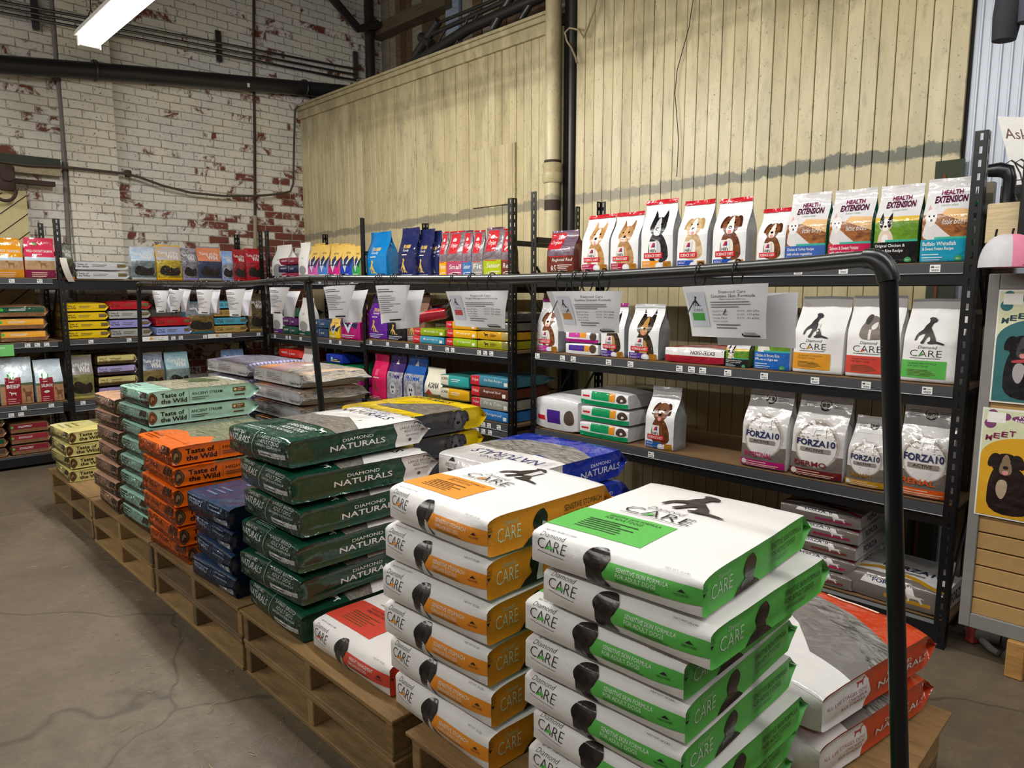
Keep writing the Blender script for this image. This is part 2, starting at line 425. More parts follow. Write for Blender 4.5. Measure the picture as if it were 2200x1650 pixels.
def mat_brick(peel=0.0, tint='#f0ede6'):
    t = NT('painted_brick'); b = t.b; g = t.n('NewGeometry').outputs['Position']; sp = t.n('SeparateXYZ'); t.l(g, sp.inputs[0])
    cb = t.n('CombineXYZ'); t.l(t.math('ADD', sp.outputs[1], sp.outputs[0]), cb.inputs[0]); 
    wob = t.noise(g, 2.2, 2); t.l(t.math('ADD', sp.outputs[2], t.math('MULTIPLY', wob, .02)), cb.inputs[1])
    wn = t.n('TexNoise', Scale=26.0, Detail=3.0); t.l(cb.outputs[0], wn.inputs['Vector']); ws = t.n('VectorMath', _operation='SCALE'); t.l(wn.outputs['Color'], ws.inputs[0]); ws.inputs['Scale'].default_value = .012
    wa = t.n('VectorMath', _operation='ADD'); t.l(cb.outputs[0], wa.inputs[0]); t.l(ws.outputs[0], wa.inputs[1])
    br = t.n('TexBrick', Scale=1.0); t.l(wa.outputs[0], br.inputs['Vector'])
    for k, v in (('Color1', (0, 0, 0, 1)), ('Color2', (1, 1, 1, 1)), ('Mortar', (0, 0, 0, 1)), ('Mortar Size', .0055), ('Mortar Smooth', .35), ('Brick Width', .215), ('Row Height', .078), ('Bias', 0)): br.inputs[k].default_value = v
    rnd = br.outputs['Color']; mo = br.outputs['Fac']
    n1 = t.noise(g, 7, 8, .68, .8); n2 = t.noise(g, 1.1, 3); n3 = t.noise(g, 34, 6, .7)
    # worn patch low towards the corner
    low = t.math('MULTIPLY', t.ramp(sp.outputs[2], 3.0, 1.7), t.ramp(sp.outputs[1], 2.2, 4.2))
    k = t.math('ADD', t.math('ADD', t.math('MULTIPLY', n1, .68), t.math('MULTIPLY', rnd, .27)), t.math('ADD', t.math('MULTIPLY', n2, .45), t.math('MULTIPLY', low, .26)))
    k = t.math('ADD', k, t.math('MULTIPLY', n3, .18))
    pl = t.ramp(k, .885-peel, .945-peel)
    white = t.mix(n3, lin('#c6c2b9'), lin(tint)); white = t.mix(t.ramp(t.noise(g, 3, 4), .4, .62), white, lin('#e6e0cf')); white = t.mix(t.math('MULTIPLY', t.ramp(rnd, .6, 1), .35), white, lin('#efede8'))
    red = t.mix(t.noise(g, 20, 5, .7), lin('#5e3329'), lin('#8a4a38'))
    c = t.mix(pl, white, red)
    speck = t.ramp(t.noise(g, 40, 3, .6), .635, .68); c = t.mix(t.math('MULTIPLY', speck, .85), c, lin('#3b3029'))
    c = t.mix(t.math('MULTIPLY', t.math('MULTIPLY', mo, t.ramp(n1, .25, .62)), .85), c, lin('#7a7368'))
    t.l(c, b.inputs['Base Color']); b.inputs['Roughness'].default_value = .7
    h = t.math('SUBTRACT', t.math('MULTIPLY', n3, .35), t.math('MULTIPLY', mo, 1.0)); t.bump(t.math('SUBTRACT', h, t.math('MULTIPLY', pl, .25)), .8, .012); return t.m
def mat_boards():
    t = NT('cream_painted_boards'); b = t.b; g = t.n('NewGeometry'); p = g.outputs['Position']; sp = t.n('SeparateXYZ'); t.l(p, sp.inputs[0]); rnd = g.outputs['Random Per Island']
    c = t.mix(rnd, lin('#c2b388'), lin('#d0c39b'))
    st = t.noise(p, 5, 6, .65, .3, (1.6, 1, .35)); c = t.mix(t.math('MULTIPLY', t.ramp(st, .44, .72), .6), c, lin('#998c6c'))
    gr = t.noise(p, 22, 5, .7, 0, (1, 1, .5)); c = t.mix(t.math('MULTIPLY', t.ramp(gr, .55, .72), .6), c, lin('#857a60'))
    # darker tone towards the top, its edge broken by the streak noise
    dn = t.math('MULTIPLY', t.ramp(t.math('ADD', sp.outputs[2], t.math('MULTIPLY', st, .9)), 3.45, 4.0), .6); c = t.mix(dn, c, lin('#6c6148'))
    sk = t.ramp(t.noise(p, 70, 2, .5), .68, .73); c = t.mix(t.math('MULTIPLY', sk, .7), c, lin('#584a33'))
    # stripped band where a rail was taken off, and bare patches below it
    e = t.math('MULTIPLY', t.math('SUBTRACT', t.noise(p, 7, 7, .78), .5), .26)
    zc = t.math('ADD', t.math('MULTIPLY', sp.outputs[0], .0165), 2.255)
    dz = t.math('ABSOLUTE', t.math('SUBTRACT', t.math('SUBTRACT', sp.outputs[2], zc), t.math('MULTIPLY', e, .6)))
    band = t.ramp(dz, .044, .032)
    bc = t.mix(t.ramp(t.math('ADD', t.math('MULTIPLY', t.noise(p, 12, 5, .7), 1.2), sp.outputs[0]), -2.4, -1.4), lin('#8d8672'), lin('#464c3e')); c = t.mix(t.math('MULTIPLY', band, .9), c, bc)
    below = t.ramp(t.math('SUBTRACT', sp.outputs[2], zc), -.03, -.05); c = t.mix(t.math('MULTIPLY', below, .35), c, lin('#d9cba0'))
    t.l(c, b.inputs['Base Color']); b.inputs['Roughness'].default_value = .38
    t.bump(t.math('ADD', st, t.math('MULTIPLY', gr, .5)), .18, .008); return t.m
fl = MB(); fl.face([(-9.5, -7, 0), (6, -7, 0), (6, 7, 0), (-9.5, 7, 0)], mat_floor()); tag(fl.build('floor'), kind='structure')
ce = MB(); ce.box((-9.5, -7, 6.2), (6, 7, 6.3), M('#2b2826', 'flat')); tag(ce.build('ceiling'), kind='structure')
brick = mat_brick()
wb = MB(); wb.box((XB-.2, -7, 0), (XB, 7, 6.2), brick); tag(wb.build('wall_left'), kind='structure')
pi_ = MB(); pi_.box((XB, 1.83, 0), (XB+.07, 2.25, 6.2), mat_brick(-.05, '#efe8d2')); tag(pi_.build('trim_1'), kind='structure')
boards = mat_boards(); dark = M('#1b1712', 'flat'); cream = boards
wl = MB(); wl.box((XB, YW+.012, 0), (-3.66, YW+.1, 3.5), dark); x = XB+.002
rb_ = random.Random(3)
while x < -3.7:
    wl.box((x, YW+rb_.uniform(-.002, .002), 0), (x+.081, YW+.012, 3.5), boards, .0025); x += .0845
wl.box((-3.7, YW+.02, 0), (-3.56, YW+.1, 6.2), dark)
x = -3.555
while x < -1.0:
    wl.box((x, YW-.01+rb_.uniform(-.002, .002), 0), (min(x+.082, -.975), YW+.012, 6.2), boards, .0025); x += .0855
wl.box((-3.56, YW+.012, 0), (-.98, YW+.03, 6.2), dark)
tag(wl.build('wall_back'), kind='structure')
cp = MB(); cp.box((XB, YW-.03, 3.47), (-3.8, YW+.02, 3.56), boards, .004); cp.box((XB, YW-.055, 3.56), (-3.8, YW+.06, 3.6), boards, .006); cp.box((XB, YW-.07, 3.6), (-3.8, YW+.3, 3.625), boards, .005)
tag(cp.build('trim_2'), kind='structure')
lg = MB(); lg.box((XB, YW+.06, 3.54), (-3.6, 6.9, 3.6), dark); tag(lg.build('trim_3'), kind='structure')
hp = MB(); xx = -4.735
while xx < -4.2: hp.box((xx, YW-.02, 2.225), (min(xx+.082, -4.2), YW, 2.715), boards, .002); xx += .0845
tag(hp.build('trim_4'), kind='structure')
pk = MB(); x = -7.75; wo = M('#6d5237', 'wood')
while x < -3.5:
    wd = rb_.uniform(.1, .19); pk.box((x, 5.42+rb_.uniform(-.01, .01), 3.6), (x+wd-.006, 5.46, 6.2), M(rb_.choice(['#6d5237', '#8a7452', '#9c927f', '#5c4630', '#77644a']), 'wood')); x += wd
pk.box((-7.9, 5.25, 4.62), (-6.3, 5.42, 4.76), M('#6a5b46', 'wood'))
q_ = at(975, 20, y=5.38); pk.box((q_.x-.12, 5.36, 3.6), (q_.x+.1, 5.4, 6.2), M('#9aa9bd', 'wood'))
tag(pk.build('wall_loft'), kind='structure')
# pale ribbed metal wall beyond the end of the boards
wm = MB(); mm = NT('ribbed_sheet'); mm.b.inputs['Base Color'].default_value = lin('#b9c0cb'); mm.b.inputs['Metallic'].default_value = .25; mm.b.inputs['Roughness'].default_value = .45
x = -.99; prof = []
while x < 3.6: prof += [(x, 4.275), (x+.03, 4.275), (x+.034, 4.265), (x+.042, 4.265)]; x += .046
for a, b2 in zip(prof, prof[1:]): wm.face([(a[0], a[1], 0), (b2[0], b2[1], 0), (b2[0], b2[1], 6.2), (a[0], a[1], 6.2)], mm.m)
tag(wm.build('wall_right'), kind='structure')
gp = MB(); gp.box((-1.1, YW-.018, 0), (-.968, YW-.011, 2.17), M('#3d4535', 'flat')); gp.box((-1.06, YW-.024, 0), (-1.047, YW-.018, 2.1), M('#7a3f20', 'flat')); tag(gp.build('trim_5'), kind='structure')
bk = MB(); bk.face([(-9.5, -6.9, 0), (6, -6.9, 0), (6, -6.9, 6.2), (-9.5, -6.9, 6.2)], M('#8d877c', 'flat')); tag(bk.build('wall_front'), kind='structure')
# ---------------------------------------------------------------- pipes and fittings on the walls
iron = M('#2a2827', 'black'); galv = M('#8d8f92', 'metal'); rust = M('#3f3027', 'flat')
def pxline(pts, r, m, name, seg=10, **pl):
    b = MB(); b.tube([at(px, py, **pl) for px, py in pts], r, m, seg); return b
t = empty('drain_pipe', at(300, 160, x=-7.6), label='thick black drain pipe running across the brick wall', cat='pipe')
b = MB(); pp = [at(a, c, x=-7.6)-t.location for a, c in ((-60, 133), (10, 139), (300, 160), (655, 190), (760, 199))]; b.tube(pp, .078, iron, 20); b.build('pipe_run', t)
for px, py in ((205, 152), (655, 190)):
    b = MB(); c = at(px, py, x=-7.6)-t.location
    b.tube([c+Vector((.0+.086*math.cos(a), .0, .086*math.sin(a))) for a in [k*math.pi/8 for k in range(16)]], .012, iron, 8, closed=True); b.box((c.x-.15, c.y-.015, c.z+.07), (c.x, c.y+.015, c.z+.1), iron); b.build('hanger', t)
b = MB(); c = at(534, 183, x=-7.52)-t.location; b.box((c.x-.004, c.y-.012, c.z-.02), (c.x+.004, c.y+.012, c.z+.02), M('#dedbd2')); b.build('sticker', t)
for i, dy in enumerate((0, 12, 24)):
    b = pxline([(-60, -8+dy), (0, 3+dy), (470, 92+dy), (735, 143+dy), (765, 148+dy)], .013, galv, 'c', 8, x=-7.655)
    tag(b.build('conduit'), ['uppermost of three thin galvanised conduits high on the brick', 'middle of three thin galvanised conduits high on the brick', 'lowest of three thin galvanised conduits high on the brick'][i], 'conduit', 'conduits on the brick wall')
for px, py, lb in ((73, 25, 'steel strut bracket holding conduits near the left edge of the picture'), (468, 100, 'steel strut bracket holding conduits right of the lit tube lamp'), (762, 140, 'steel strut bracket holding conduits near the dark corner')):
    b = MB(); c = at(px, py, x=-7.725); b.box((-.02, -.02, -.16), (.02, .02, .16), galv, .003); b.box((.02, -.03, -.155), (.026, .03, .155), galv)
    tag(b.build('strut_bracket', None, c), lb, 'bracket', 'strut brackets')
b = pxline([(545, -30), (545, 150), (547, 300), (548, 462)], .015, rust, 'v', 10, x=-7.732); t = b.build('riser_pipe'); tag(t, 'thin rusty vertical pipe running down the brick wall', 'pipe')
b = MB(); b.tube([at(548, 464, x=-7.725), at(549, 560, x=-7.725)], .022, M('#9c8f79', 'flat'), 10); b.build('sleeve', t)
b = pxline([(108, -30), (120, 120), (133, 250), (148, 520), (152, 640)], .02, M('#77736e', 'flat'), 'v', 8, x=-7.727); tag(b.build('riser_pipe'), 'grey vertical pipe along the left edge of the brick pier', 'pipe')
b = pxline([(-40, 342), (60, 355), (140, 359), (270, 373), (300, 381), (350, 399), (410, 414), (480, 421), (545, 421), (600, 417), (624, 411), (630, 395), (632, 300), (634, 236), (640, 228)], .012, M('#4b443a', 'flat'), 'c', 8, x=-7.625); t = b.build('cable'); tag(t, 'sagging dark cable looped across the brick wall', 'cable')
b = MB(); c = at(276, 373, x=-7.64); b.box((c.x-.05, c.y-.02, c.z-.03), (c.x+.03, c.y+.02, c.z+.03), rust, .006); b.build('cable_clip', t)
b = MB(); b.tube([(XB+.12, 5.16, 3.62), (XB+.12, 5.16, 6.2)], .06, iron, 12); tag(b.build('riser_pipe'), 'black vertical pipe in the dark corner above the ledge', 'pipe')
b = MB(); b.tube([at(700, -20, x=-7.5), at(770, 62, x=-7.5), at(812, 52, x=-7.5)], .05, iron, 10); tag(b.build('beam'), 'dark iron member crossing the upper corner of the brick', 'beam')
# sliding door of diagonal boards and its track
dt = empty('sliding_door', (XB+.08, .9, 0), label='cream sliding door of diagonal boards behind the left shelves', cat='door'); b = MB(); dm = M('#cdbf8f', 'flat')
y0, y1, z1 = -2.0, at(62, 470, x=-7.62).y, at(30, 408, x=-7.62).z
b.box((0, y0-.9, .05), (.03, y1-.9, z1), dm); k = -3.0
while k < 6:
    A = (y0, k); 
    pts = []
    for s_ in range(0, 40):
        yy = y0+(y1-y0)*s_/39; zz = k+(yy-y0)*.85
        if .06 < zz < z1-.02: pts.append((.032, yy-.9, zz))
    if len(pts) > 1: b.tube([pts[0], pts[-1]], .004, dark, 5)
    k += .16
b.build('door_leaf', dt)
b = MB(); c = at(15, 385, x=-7.58)-dt.location; b.box((c.x-.02, c.y-.06, c.z-.1), (c.x+.02, c.y+.06, c.z+.12), rust, .01); b.tube([c+Vector((.03, -.03+.085*math.cos(a), -.09+.1*math.sin(a))) for a in [math.pi+math.pi*k/10 for k in range(11)]], .014, rust, 8)
b.tube([c+Vector((-.03, 0, .03)), c+Vector((.05, 0, .03))], .05, rust, 14); b.build('hanger_wheel', dt)
tr_ = empty('door_track', at(60, 375, x=-7.68), label='weathered wooden sliding door rail with rusty track bolted to brick', cat='rail'); c0 = tr_.location
p = at(128, 358, x=-7.68); q = at(128, 415, x=-7.68)
b = MB(); b.box((-.05, -2.9-c0.y, q.z-c0.z+.15), (.03, p.y-c0.y, p.z-c0.z-.02), M('#a79a7c', 'wood')); b.build('timber', tr_)
b = MB(); b.box((.0, -2.9-c0.y, q.z-c0.z+.05), (.07, p.y-c0.y-.06, q.z-c0.z+.09), rust); b.build('track', tr_)
b = MB(); b.box((-.05, -2.9-c0.y, p.z-c0.z-.02), (.04, p.y-c0.y, p.z-c0.z+.06), M('#394034', 'flat')); b.build('top_rail', tr_)
# cast pipe and black pipe on the board wall
t = empty('downpipe', (-3.73, YW-.075, 0), label='thick cream painted downpipe with a collar on the board wall', cat='pipe')
b = MB(); b.tube([(0, 0, 0), (0, 0, 6.2)], .062, boards, 24); b.build('pipe_run', t)
b = MB(); b.tube([(0, 0, 2.33), (0, 0, 2.345), (0, 0, 2.4), (0, 0, 2.405), (0, 0, 2.47), (0, 0, 2.48)], [.07, .08, .08, .072, .082, .07], boards, 24); b.build('collar', t)
b = MB(); b.tube([(0, 0, 2.478), (0, 0, 2.5)], .066, rust, 24); b.build('bare_ring', t); b = MB(); b.tube([(0, 0, 2.12), (0, 0, 2.2)], .0626, rust, 24); b.build('bare_ring', t)
b = MB(); b.tube([(-3.585, YW-.03, 0), (-3.585, YW-.03, 6.2)], .022, iron, 12); tag(b.build('riser_pipe'), 'slim black pipe in the dark gap right of the cream downpipe', 'pipe')
rope = M('#8a7c60', 'flat')
b = pxline([(1285, -20), (1277, 20), (1262, 62), (1254, 80), (1243, 64), (1224, 60), (1214, 70), (1218, 88), (1228, 103), (1236, 122), (1240, 135)], .008, rope, 'r', 7, y=YW-.06); tag(b.build('rope_end'), 'frayed pale rope end hanging in the gap by the downpipe', 'rope')
b = pxline([(1492, -20), (1480, 60), (1455, 150), (1450, 200), (1458, 300), (1454, 380)], .003, rust, 'r', 5, y=YW-.03); tag(b.build('wire'), 'thin dark wire hanging down the board wall', 'wire')
# old framework of bars lying on the ledge
t = empty('iron_framework', (-6, 4.6, 3.6), label='old black iron framework of bars lying above the board wall', cat='framework')
def bar(pts, r, nm='bar', y=4.6):
    b = MB(); b.tube([at(a, c, y=y)-t.location for a, c in pts], r, iron, 8); b.build(nm, t)
bar([(890, 125), (942, 45)], .045, 'post'); bar([(905, 80), (928, 96)], .05, 'clamp')
bar([(925, 75), (1190, -45)], .022); bar([(928, 55), (1050, 5), (1100, -20)], .016); bar([(868, 150), (1010, 60), (1190, -20)], .05); bar([(980, 95), (1012, 25)], .012); bar([(1060, 60), (1100, -10)], .04, 'post'); bar([(1120, 40), (1165, -30)], .03, 'post'); bar([(940, 92), (962, 55)], .012); bar([(1000, 70), (1035, 20)], .012)
# ---------------------------------------------------------------- tube lamps
em = bpy.data.materials.new('lit_tube'); em.use_nodes = True; bs = em.node_tree.nodes['Principled BSDF']; bs.inputs['Emission Color'].default_value = (1, .97, .92, 1); bs.inputs['Emission Strength'].default_value = 9
def tube_lamp(x, y, z, lb, alongx=True):
    t = empty('tube_lamp', (x, y, z), 0, label=lb, cat='lamp', group='tube lamps hung from the roof')
    b = MB(); b.prism([(-.09, .06), (-.075, .1), (.075, .1), (.09, .06), (.09, .055), (-.09, .055)], -1.21, 1.21, M('#d9d6cc', 'plastic'), 'x'); b.build('housing', t)
    for s in (-1, 1):
        b = MB(); b.tube([(-1.18, s*.04, .02), (1.18, s*.04, .02)], .019, em, 12); b.build('tube', t)
        b = MB(); b.box((-1.21 if s < 0 else 1.185, -.075, -.005), (-1.185 if s < 0 else 1.21, .075, .055), M('#c9c6bc', 'plastic'), .004); b.build('lamp_holder', t)
    for s in (-1.1, 1.1):
        b = MB(); b.tube([(s, -.05, .1), (s, 0, .22), (s, 0, 6.2-z)], .004, iron, 5); b.tube([(s, .05, .1), (s, 0, .22)], .004, iron, 5); b.build('chain', t)
    return t
LB = ['lit twin tube lamp hanging in front of the brick wall', 'tube lamp over the middle of the pallets', 'tube lamp over the near end of the pallets', 'tube lamp over the far end of the aisle', 'tube lamp over the middle of the aisle', 'tube lamp over the aisle beside the camera', 'tube lamp behind the camera', 'tube lamp above the slatted display board']
for (lx, ly, lz), lb in zip(LAMPS, LB): tube_lamp(lx, ly, lz, lb)
# ================================================================ RACKS
BK = M('#0e0f11', 'black'); chip = M('#7d6040', 'flat'); STRIP = M('#47494d', 'plastic'); CLEAR = M('#c9ccd2', 'plastic')
def upright_mesh(h=2.11):
    b = MB(); w_ = .045; th = .0022; s0, s1 = .016, .026; pitch = .05; sl = .026
    def flange(ax):
        def bx(a0, a1, z0, z1):
            if ax == 'x': b.box((a0, 0, z0), (a1, th, z1), BK)
            else: b.box((0, a0, z0), (th, a1, z1), BK)
        bx(0, s0, 0, h); bx(s1, w_, 0, h); z = 0
        while z < h:
            bx(s0, s1, z, min(z+pitch-sl, h)); z += pitch
    flange('x'); flange('y'); return b.mesh('upright')
UPR = upright_mesh(); _bm = {}
def beam_mesh(L):
    k = round(L, 3)
    if k not in _bm:
        b = MB(); b.prism([(.0, -.085), (.0, -.012), (.012, -.0), (.03, -.0), (.03, -.018), (.04, -.018), (.04, -.085)], 0, L, BK, 'x'); _bm[k] = b.mesh('front_beam')
    return _bm[k]
def tag_mesh():
    b = MB(); b.box((-.019, -.0012, -.015), (.019, 0, .015), M('#e8e8e6')); k = M('#3a3a3c')
    b.box((-.015, -.0016, .002), (-.004, -.0012, .009), k); b.box((0, -.0016, .004), (.014, -.0012, .006), k)
    for i in range(9): b.box((-.013+i*.003, -.0016, -.011), (-.013+i*.003+(.0018 if i % 3 else .001), -.0012, -.003), k)
    return b.mesh('price_tag')
TAG = tag_mesh()
RK = {}
def rack(key, label, x0, y0, rz, posts, levels, dep=.7, skip_end=()):
    """posts: local x of each upright ; levels: per bay list of (z, strips)"""
    t = empty('shelving_rack', (x0, y0, 0), rz, label=label, cat='rack', group='black steel shelving racks')
    for i, px in enumerate(posts):
        for yy, sy in ((0, 1), (dep, -1)):
            sx = 1 if i < len(posts)-1 else -1
            o = place('upright', UPR, t, (px, yy, 0)); o.scale = (sx, sy, 1)
        if i not in skip_end:
            b = MB(); b.tube([(px+.01*sx, .04, .25), (px+.01*sx, dep-.04, .95), (px+.01*sx, .04, 1.65)], .009, BK, 6); b.build('cross_brace', t)
            b = MB(); b.box((px+.004*sx, .03, 1.8), (px+.03*sx, dep-.03, 1.835), BK); b.build('end_bar', t)
    strips = []
    for k, lv in enumerate(levels):
        a, c = posts[k], posts[k+1]
        a += .0; L = c-a
        for z, ns in lv:
            place('front_beam', beam_mesh(L), t, (a, .004, z-.006)); o = place('rear_beam', beam_mesh(L), t, (a+L, dep-.004, z-.006), (0, 0, math.pi))
            for xx, nm in ((a+.006, 'side_beam'), (c-.03, 'side_beam')):
                b = MB(); b.box((xx, .04, z-.05), (xx+.02, dep-.04, z-.012), BK); b.build(nm, t)
            b = MB(); b.box((a+.004, .03, z-.018), (c-.004, dep-.03, z), chip); b.build('shelf_board', t)
            for j in range(ns):
                b = MB(); zz = z-.004-j*.05; b.box((.045, -.0045, zz-.043), (L-.045, .0, zz), STRIP); b.box((.045, -.0055, zz-.043), (L-.045, -.0045, zz-.0405), CLEAR)
                s = b.build('label_strip', t, (a, 0, 0)); strips.append((s, zz-.021, a, k))
    RK[key] = (t, strips); return t
LV_A = [(.115, 0), (.545, 2), (1.072, 1), (1.607, 1)]; LV_B = [(.115, 0), (.54, 2), (1.078, 1), (1.6, 0)]
LV_C = [(.115, 0), (.57, 2), (1.065, 1), (1.607, 1)]; LV_D = [(.115, 0), (.575, 2), (1.09, 1), (1.575, 0)]; LV_R = [(.118, 0), (.622, 1), (1.117, 1), (1.615, 1)]
XF, YC, YM, YR = -7.03, 3.36, 3.34, 3.24
rack('B', 'black shelving rack of two bays against the painted brick wall', XF, -.75, math.pi/2, [0, 2.28, 4.13], [LV_A, LV_B], dep=.59)
rack('C', 'black shelving rack in the corner and middle of the board wall', -6.92, YM+.01, 0, [0, 1.755, 3.575], [LV_C, LV_D])
rack('R', 'wide black shelving rack at right with the white bags', -3.07, YR, 0, [0, 2.40], [LV_R])
def price_tags(key, lst):
    """lst: (px, bay, level z, strip row)"""
    t, st = RK[key]
    for px, bay, z, row in lst:
        best = min((s for s in st if s[3] == bay), key=lambda s: abs(s[1]-(z-.025-row*.05)))
        if key == 'B': lx = along(px, best[1], x=XF) - t.location.y
        else: lx = along(px, best[1], y=t.location.y) - t.location.x
        place('price_tag', TAG, best[0], (lx-best[2], -.0056, best[1]))
price_tags('B', [(p, 0, 1.607, 0) for p in (25, 85)]+[(p, 0, 1.072, 0) for p in (59, 80, 100)]+[(p, 0, .545, 0) for p in (51, 110)]+[(p, 0, .545, 1) for p in (24, 45)]+[(p, 1, 1.078, 0) for p in (195, 277, 372, 388, 440, 555)]+[(178, 1, .54, 0)])
price_tags('C', [(p, 0, 1.607, 0) for p in (688, 758)]+[(p, 0, 1.065, 0) for p in (592, 617, 624, 647, 675, 711, 732)]+[(p, 0, .57, r) for r in (0, 1) for p in (695, 702, 713, 720, 730, 737)]+[(p, 1, 1.09, 0) for p in (798, 834, 876, 897, 925, 962, 974, 1031, 1044, 1057)]+[(p, 1, .575, 0) for p in (1029, 1040, 1052, 1073)]+[(p, 1, .575, 1) for p in (1016, 1026, 1040, 1054)])
price_tags('R', [(p, 0, 1.615, 0) for p in (1716, 1813, 2010)]+[(p, 0, 1.117, 0) for p in (1156, 1210, 1233, 1309, 1356, 1461, 1487, 1511, 1565, 1643, 1752, 1862, 1993)]+[(1400, 0, .622, 0)])
# ================================================================ PALLETS
PW = ['#8a6c43', '#927447', '#7a6140', '#9c7d50', '#6f5b40']
_pal = {}
def pallet(x0, x1, z0, label, sheet=None, yd=1.18, y0=1.085):
    wd = x1-x0; t = empty('pallet', (x0, y0, z0), label=label, cat='pallet', group='wooden pallets stacked in twos')
    r = random.Random(int(x0*100+z0*7))
    for i, xx in enumerate((0, wd/2-.019, wd-.038)):
        b = MB(); b.box((xx, .003, .016), (xx+.038, yd-.003, .111), M(r.choice(PW), 'wood'), .003); b.build('stringer', t)
    n = 7; bw = .12
    for i in range(n):
        y = i*(yd-bw)/(n-1); b = MB(); b.box((r.uniform(-.004, .004), y, .111), (wd+r.uniform(-.004, .004), y+bw, .127), M(r.choice(PW), 'wood'), .002); b.build('deck_board', t)
    for i in range(4):
        y = i*(yd-bw)/3; b = MB(); b.box((0, y, 0), (wd, y+bw, .016), M(r.choice(PW), 'wood'), .002); b.build('bottom_board', t)
    return t
PAL = [(-5.66, -4.68, 'far end of the row'), (-4.65, -3.62, 'second from the far end of the row'), (-3.59, -2.6, 'middle of the row'), (-2.57, -1.57, 'second from the near end of the row'), (-1.49, -.46, 'near end of the row')]
for x0, x1, nm in PAL:
    j = random.uniform(-.012, .012)
    pallet(x0, x1, 0, 'lower wooden pallet of the pair at the '+nm); pallet(x0+j, x1+j, .1285, 'upper wooden pallet of the pair at the '+nm)
ZP = .2695
for (x0, x1, nm), c, lb in ((PAL[0], '#86683f', 'thin brown sheet on the farthest pallet under pale yellow bags'), (PAL[4], '#8f6f45', 'plywood sheet on the nearest pallet under the red and white bags'), (PAL[1], '#86683f', 'thin brown sheet on the pallet under the mint bags'), (PAL[2], '#86693f', 'thin brown sheet on the middle pallet under the dark blue bags'), (PAL[3], '#86693f', 'thin brown sheet on the pallet under the dark green bags')):
    b = MB(); b.box((x0-.012, 1.075, .2572), (x1+.025 if c == '#8f6f45' else x1+.005, 2.27, .2685), M(c, 'wood'), .002); tag(b.build('plywood_sheet'), lb, 'board', 'sheets on the pallets')
# ================================================================ PIPE RAIL WITH SHEETS
PV = NT('black_pipe'); PV.b.inputs['Base Color'].default_value = lin('#141619'); PV.b.inputs['Roughness'].default_value = .3; PV = PV.m
def yr(px): return 1.45+(1905-px)/1245*.33 if px > 660 else 1.78+(660-px)/360*.07
def rp(px, py): return at(px, py, y=yr(px))
RAIL = [(1862, 556), (1750, 566), (1650, 573), (1500, 583), (1350, 591), (1250, 596), (1100, 600), (900, 600), (750, 599), (670, 598), (600, 603), (540, 609), (470, 612), (400, 611), (330, 610), (304, 609)]
t = empty('pipe_rail', (-3.2, 1.78, 0), label='long black pipe rail on posts with information sheets hung on it', cat='rail'); o0 = t.location; RR = .0165
b = MB(); b.tube([rp(*q)-o0 for q in RAIL], RR, PV, 16); b.build('top_pipe', t)
e0, e1 = rp(1862, 556), rp(1909, 605); c_ = rp(1904, 553)
b = MB(); arc = [(e0*(1-s)**2+c_*2*s*(1-s)+e1*s*s)-o0 for s in [i/8 for i in range(9)]]; b.tube(arc, RR*1.22, PV, 16); b.build('elbow', t)
f1 = at(1933, 1640, y=1.45); f0 = e1+(f1-e1)*((e1.z)/(e1.z-f1.z)); b = MB(); b.tube([e1-o0, f0-o0], RR, PV, 16); b.build('post', t)
m1 = rp(661, 600); m0 = rp(690, 865); b = MB(); b.tube([m1-o0, m0-o0, Vector((m0.x+.02, m0.y, ZP))-o0], RR, PV, 14); b.build('post', t)
d_ = (rp(640, 600)-rp(690, 598)).normalized(); b = MB(); b.tube([m1-d_*.05-o0, m1+d_*.05-o0], RR*1.2, PV, 14); b.tube([m1-o0, m1+Vector((0, 0, -.06))-o0], RR*1.2, PV, 14); b.build('tee', t)
l1 = rp(298, 611); l0 = rp(303, 810); b = MB(); b.tube([l1-o0, l0-o0, Vector((l0.x-.02, l0.y, 0))-o0], RR, PV, 12); b.build('post', t)
b = MB(); b.tube([rp(306, 609)-o0, l1-o0, l1+Vector((0, 0, -.05))-o0], RR*1.2, PV, 12); b.build('elbow', t)
def rail_y(px):
    for a, c in zip(RAIL, RAIL[1:]):
        if c[0] <= px <= a[0]: k = (px-a[0])/(c[0]-a[0]); return a[1]+(c[1]-a[1])*k
    return 600
INK = '#26262c'
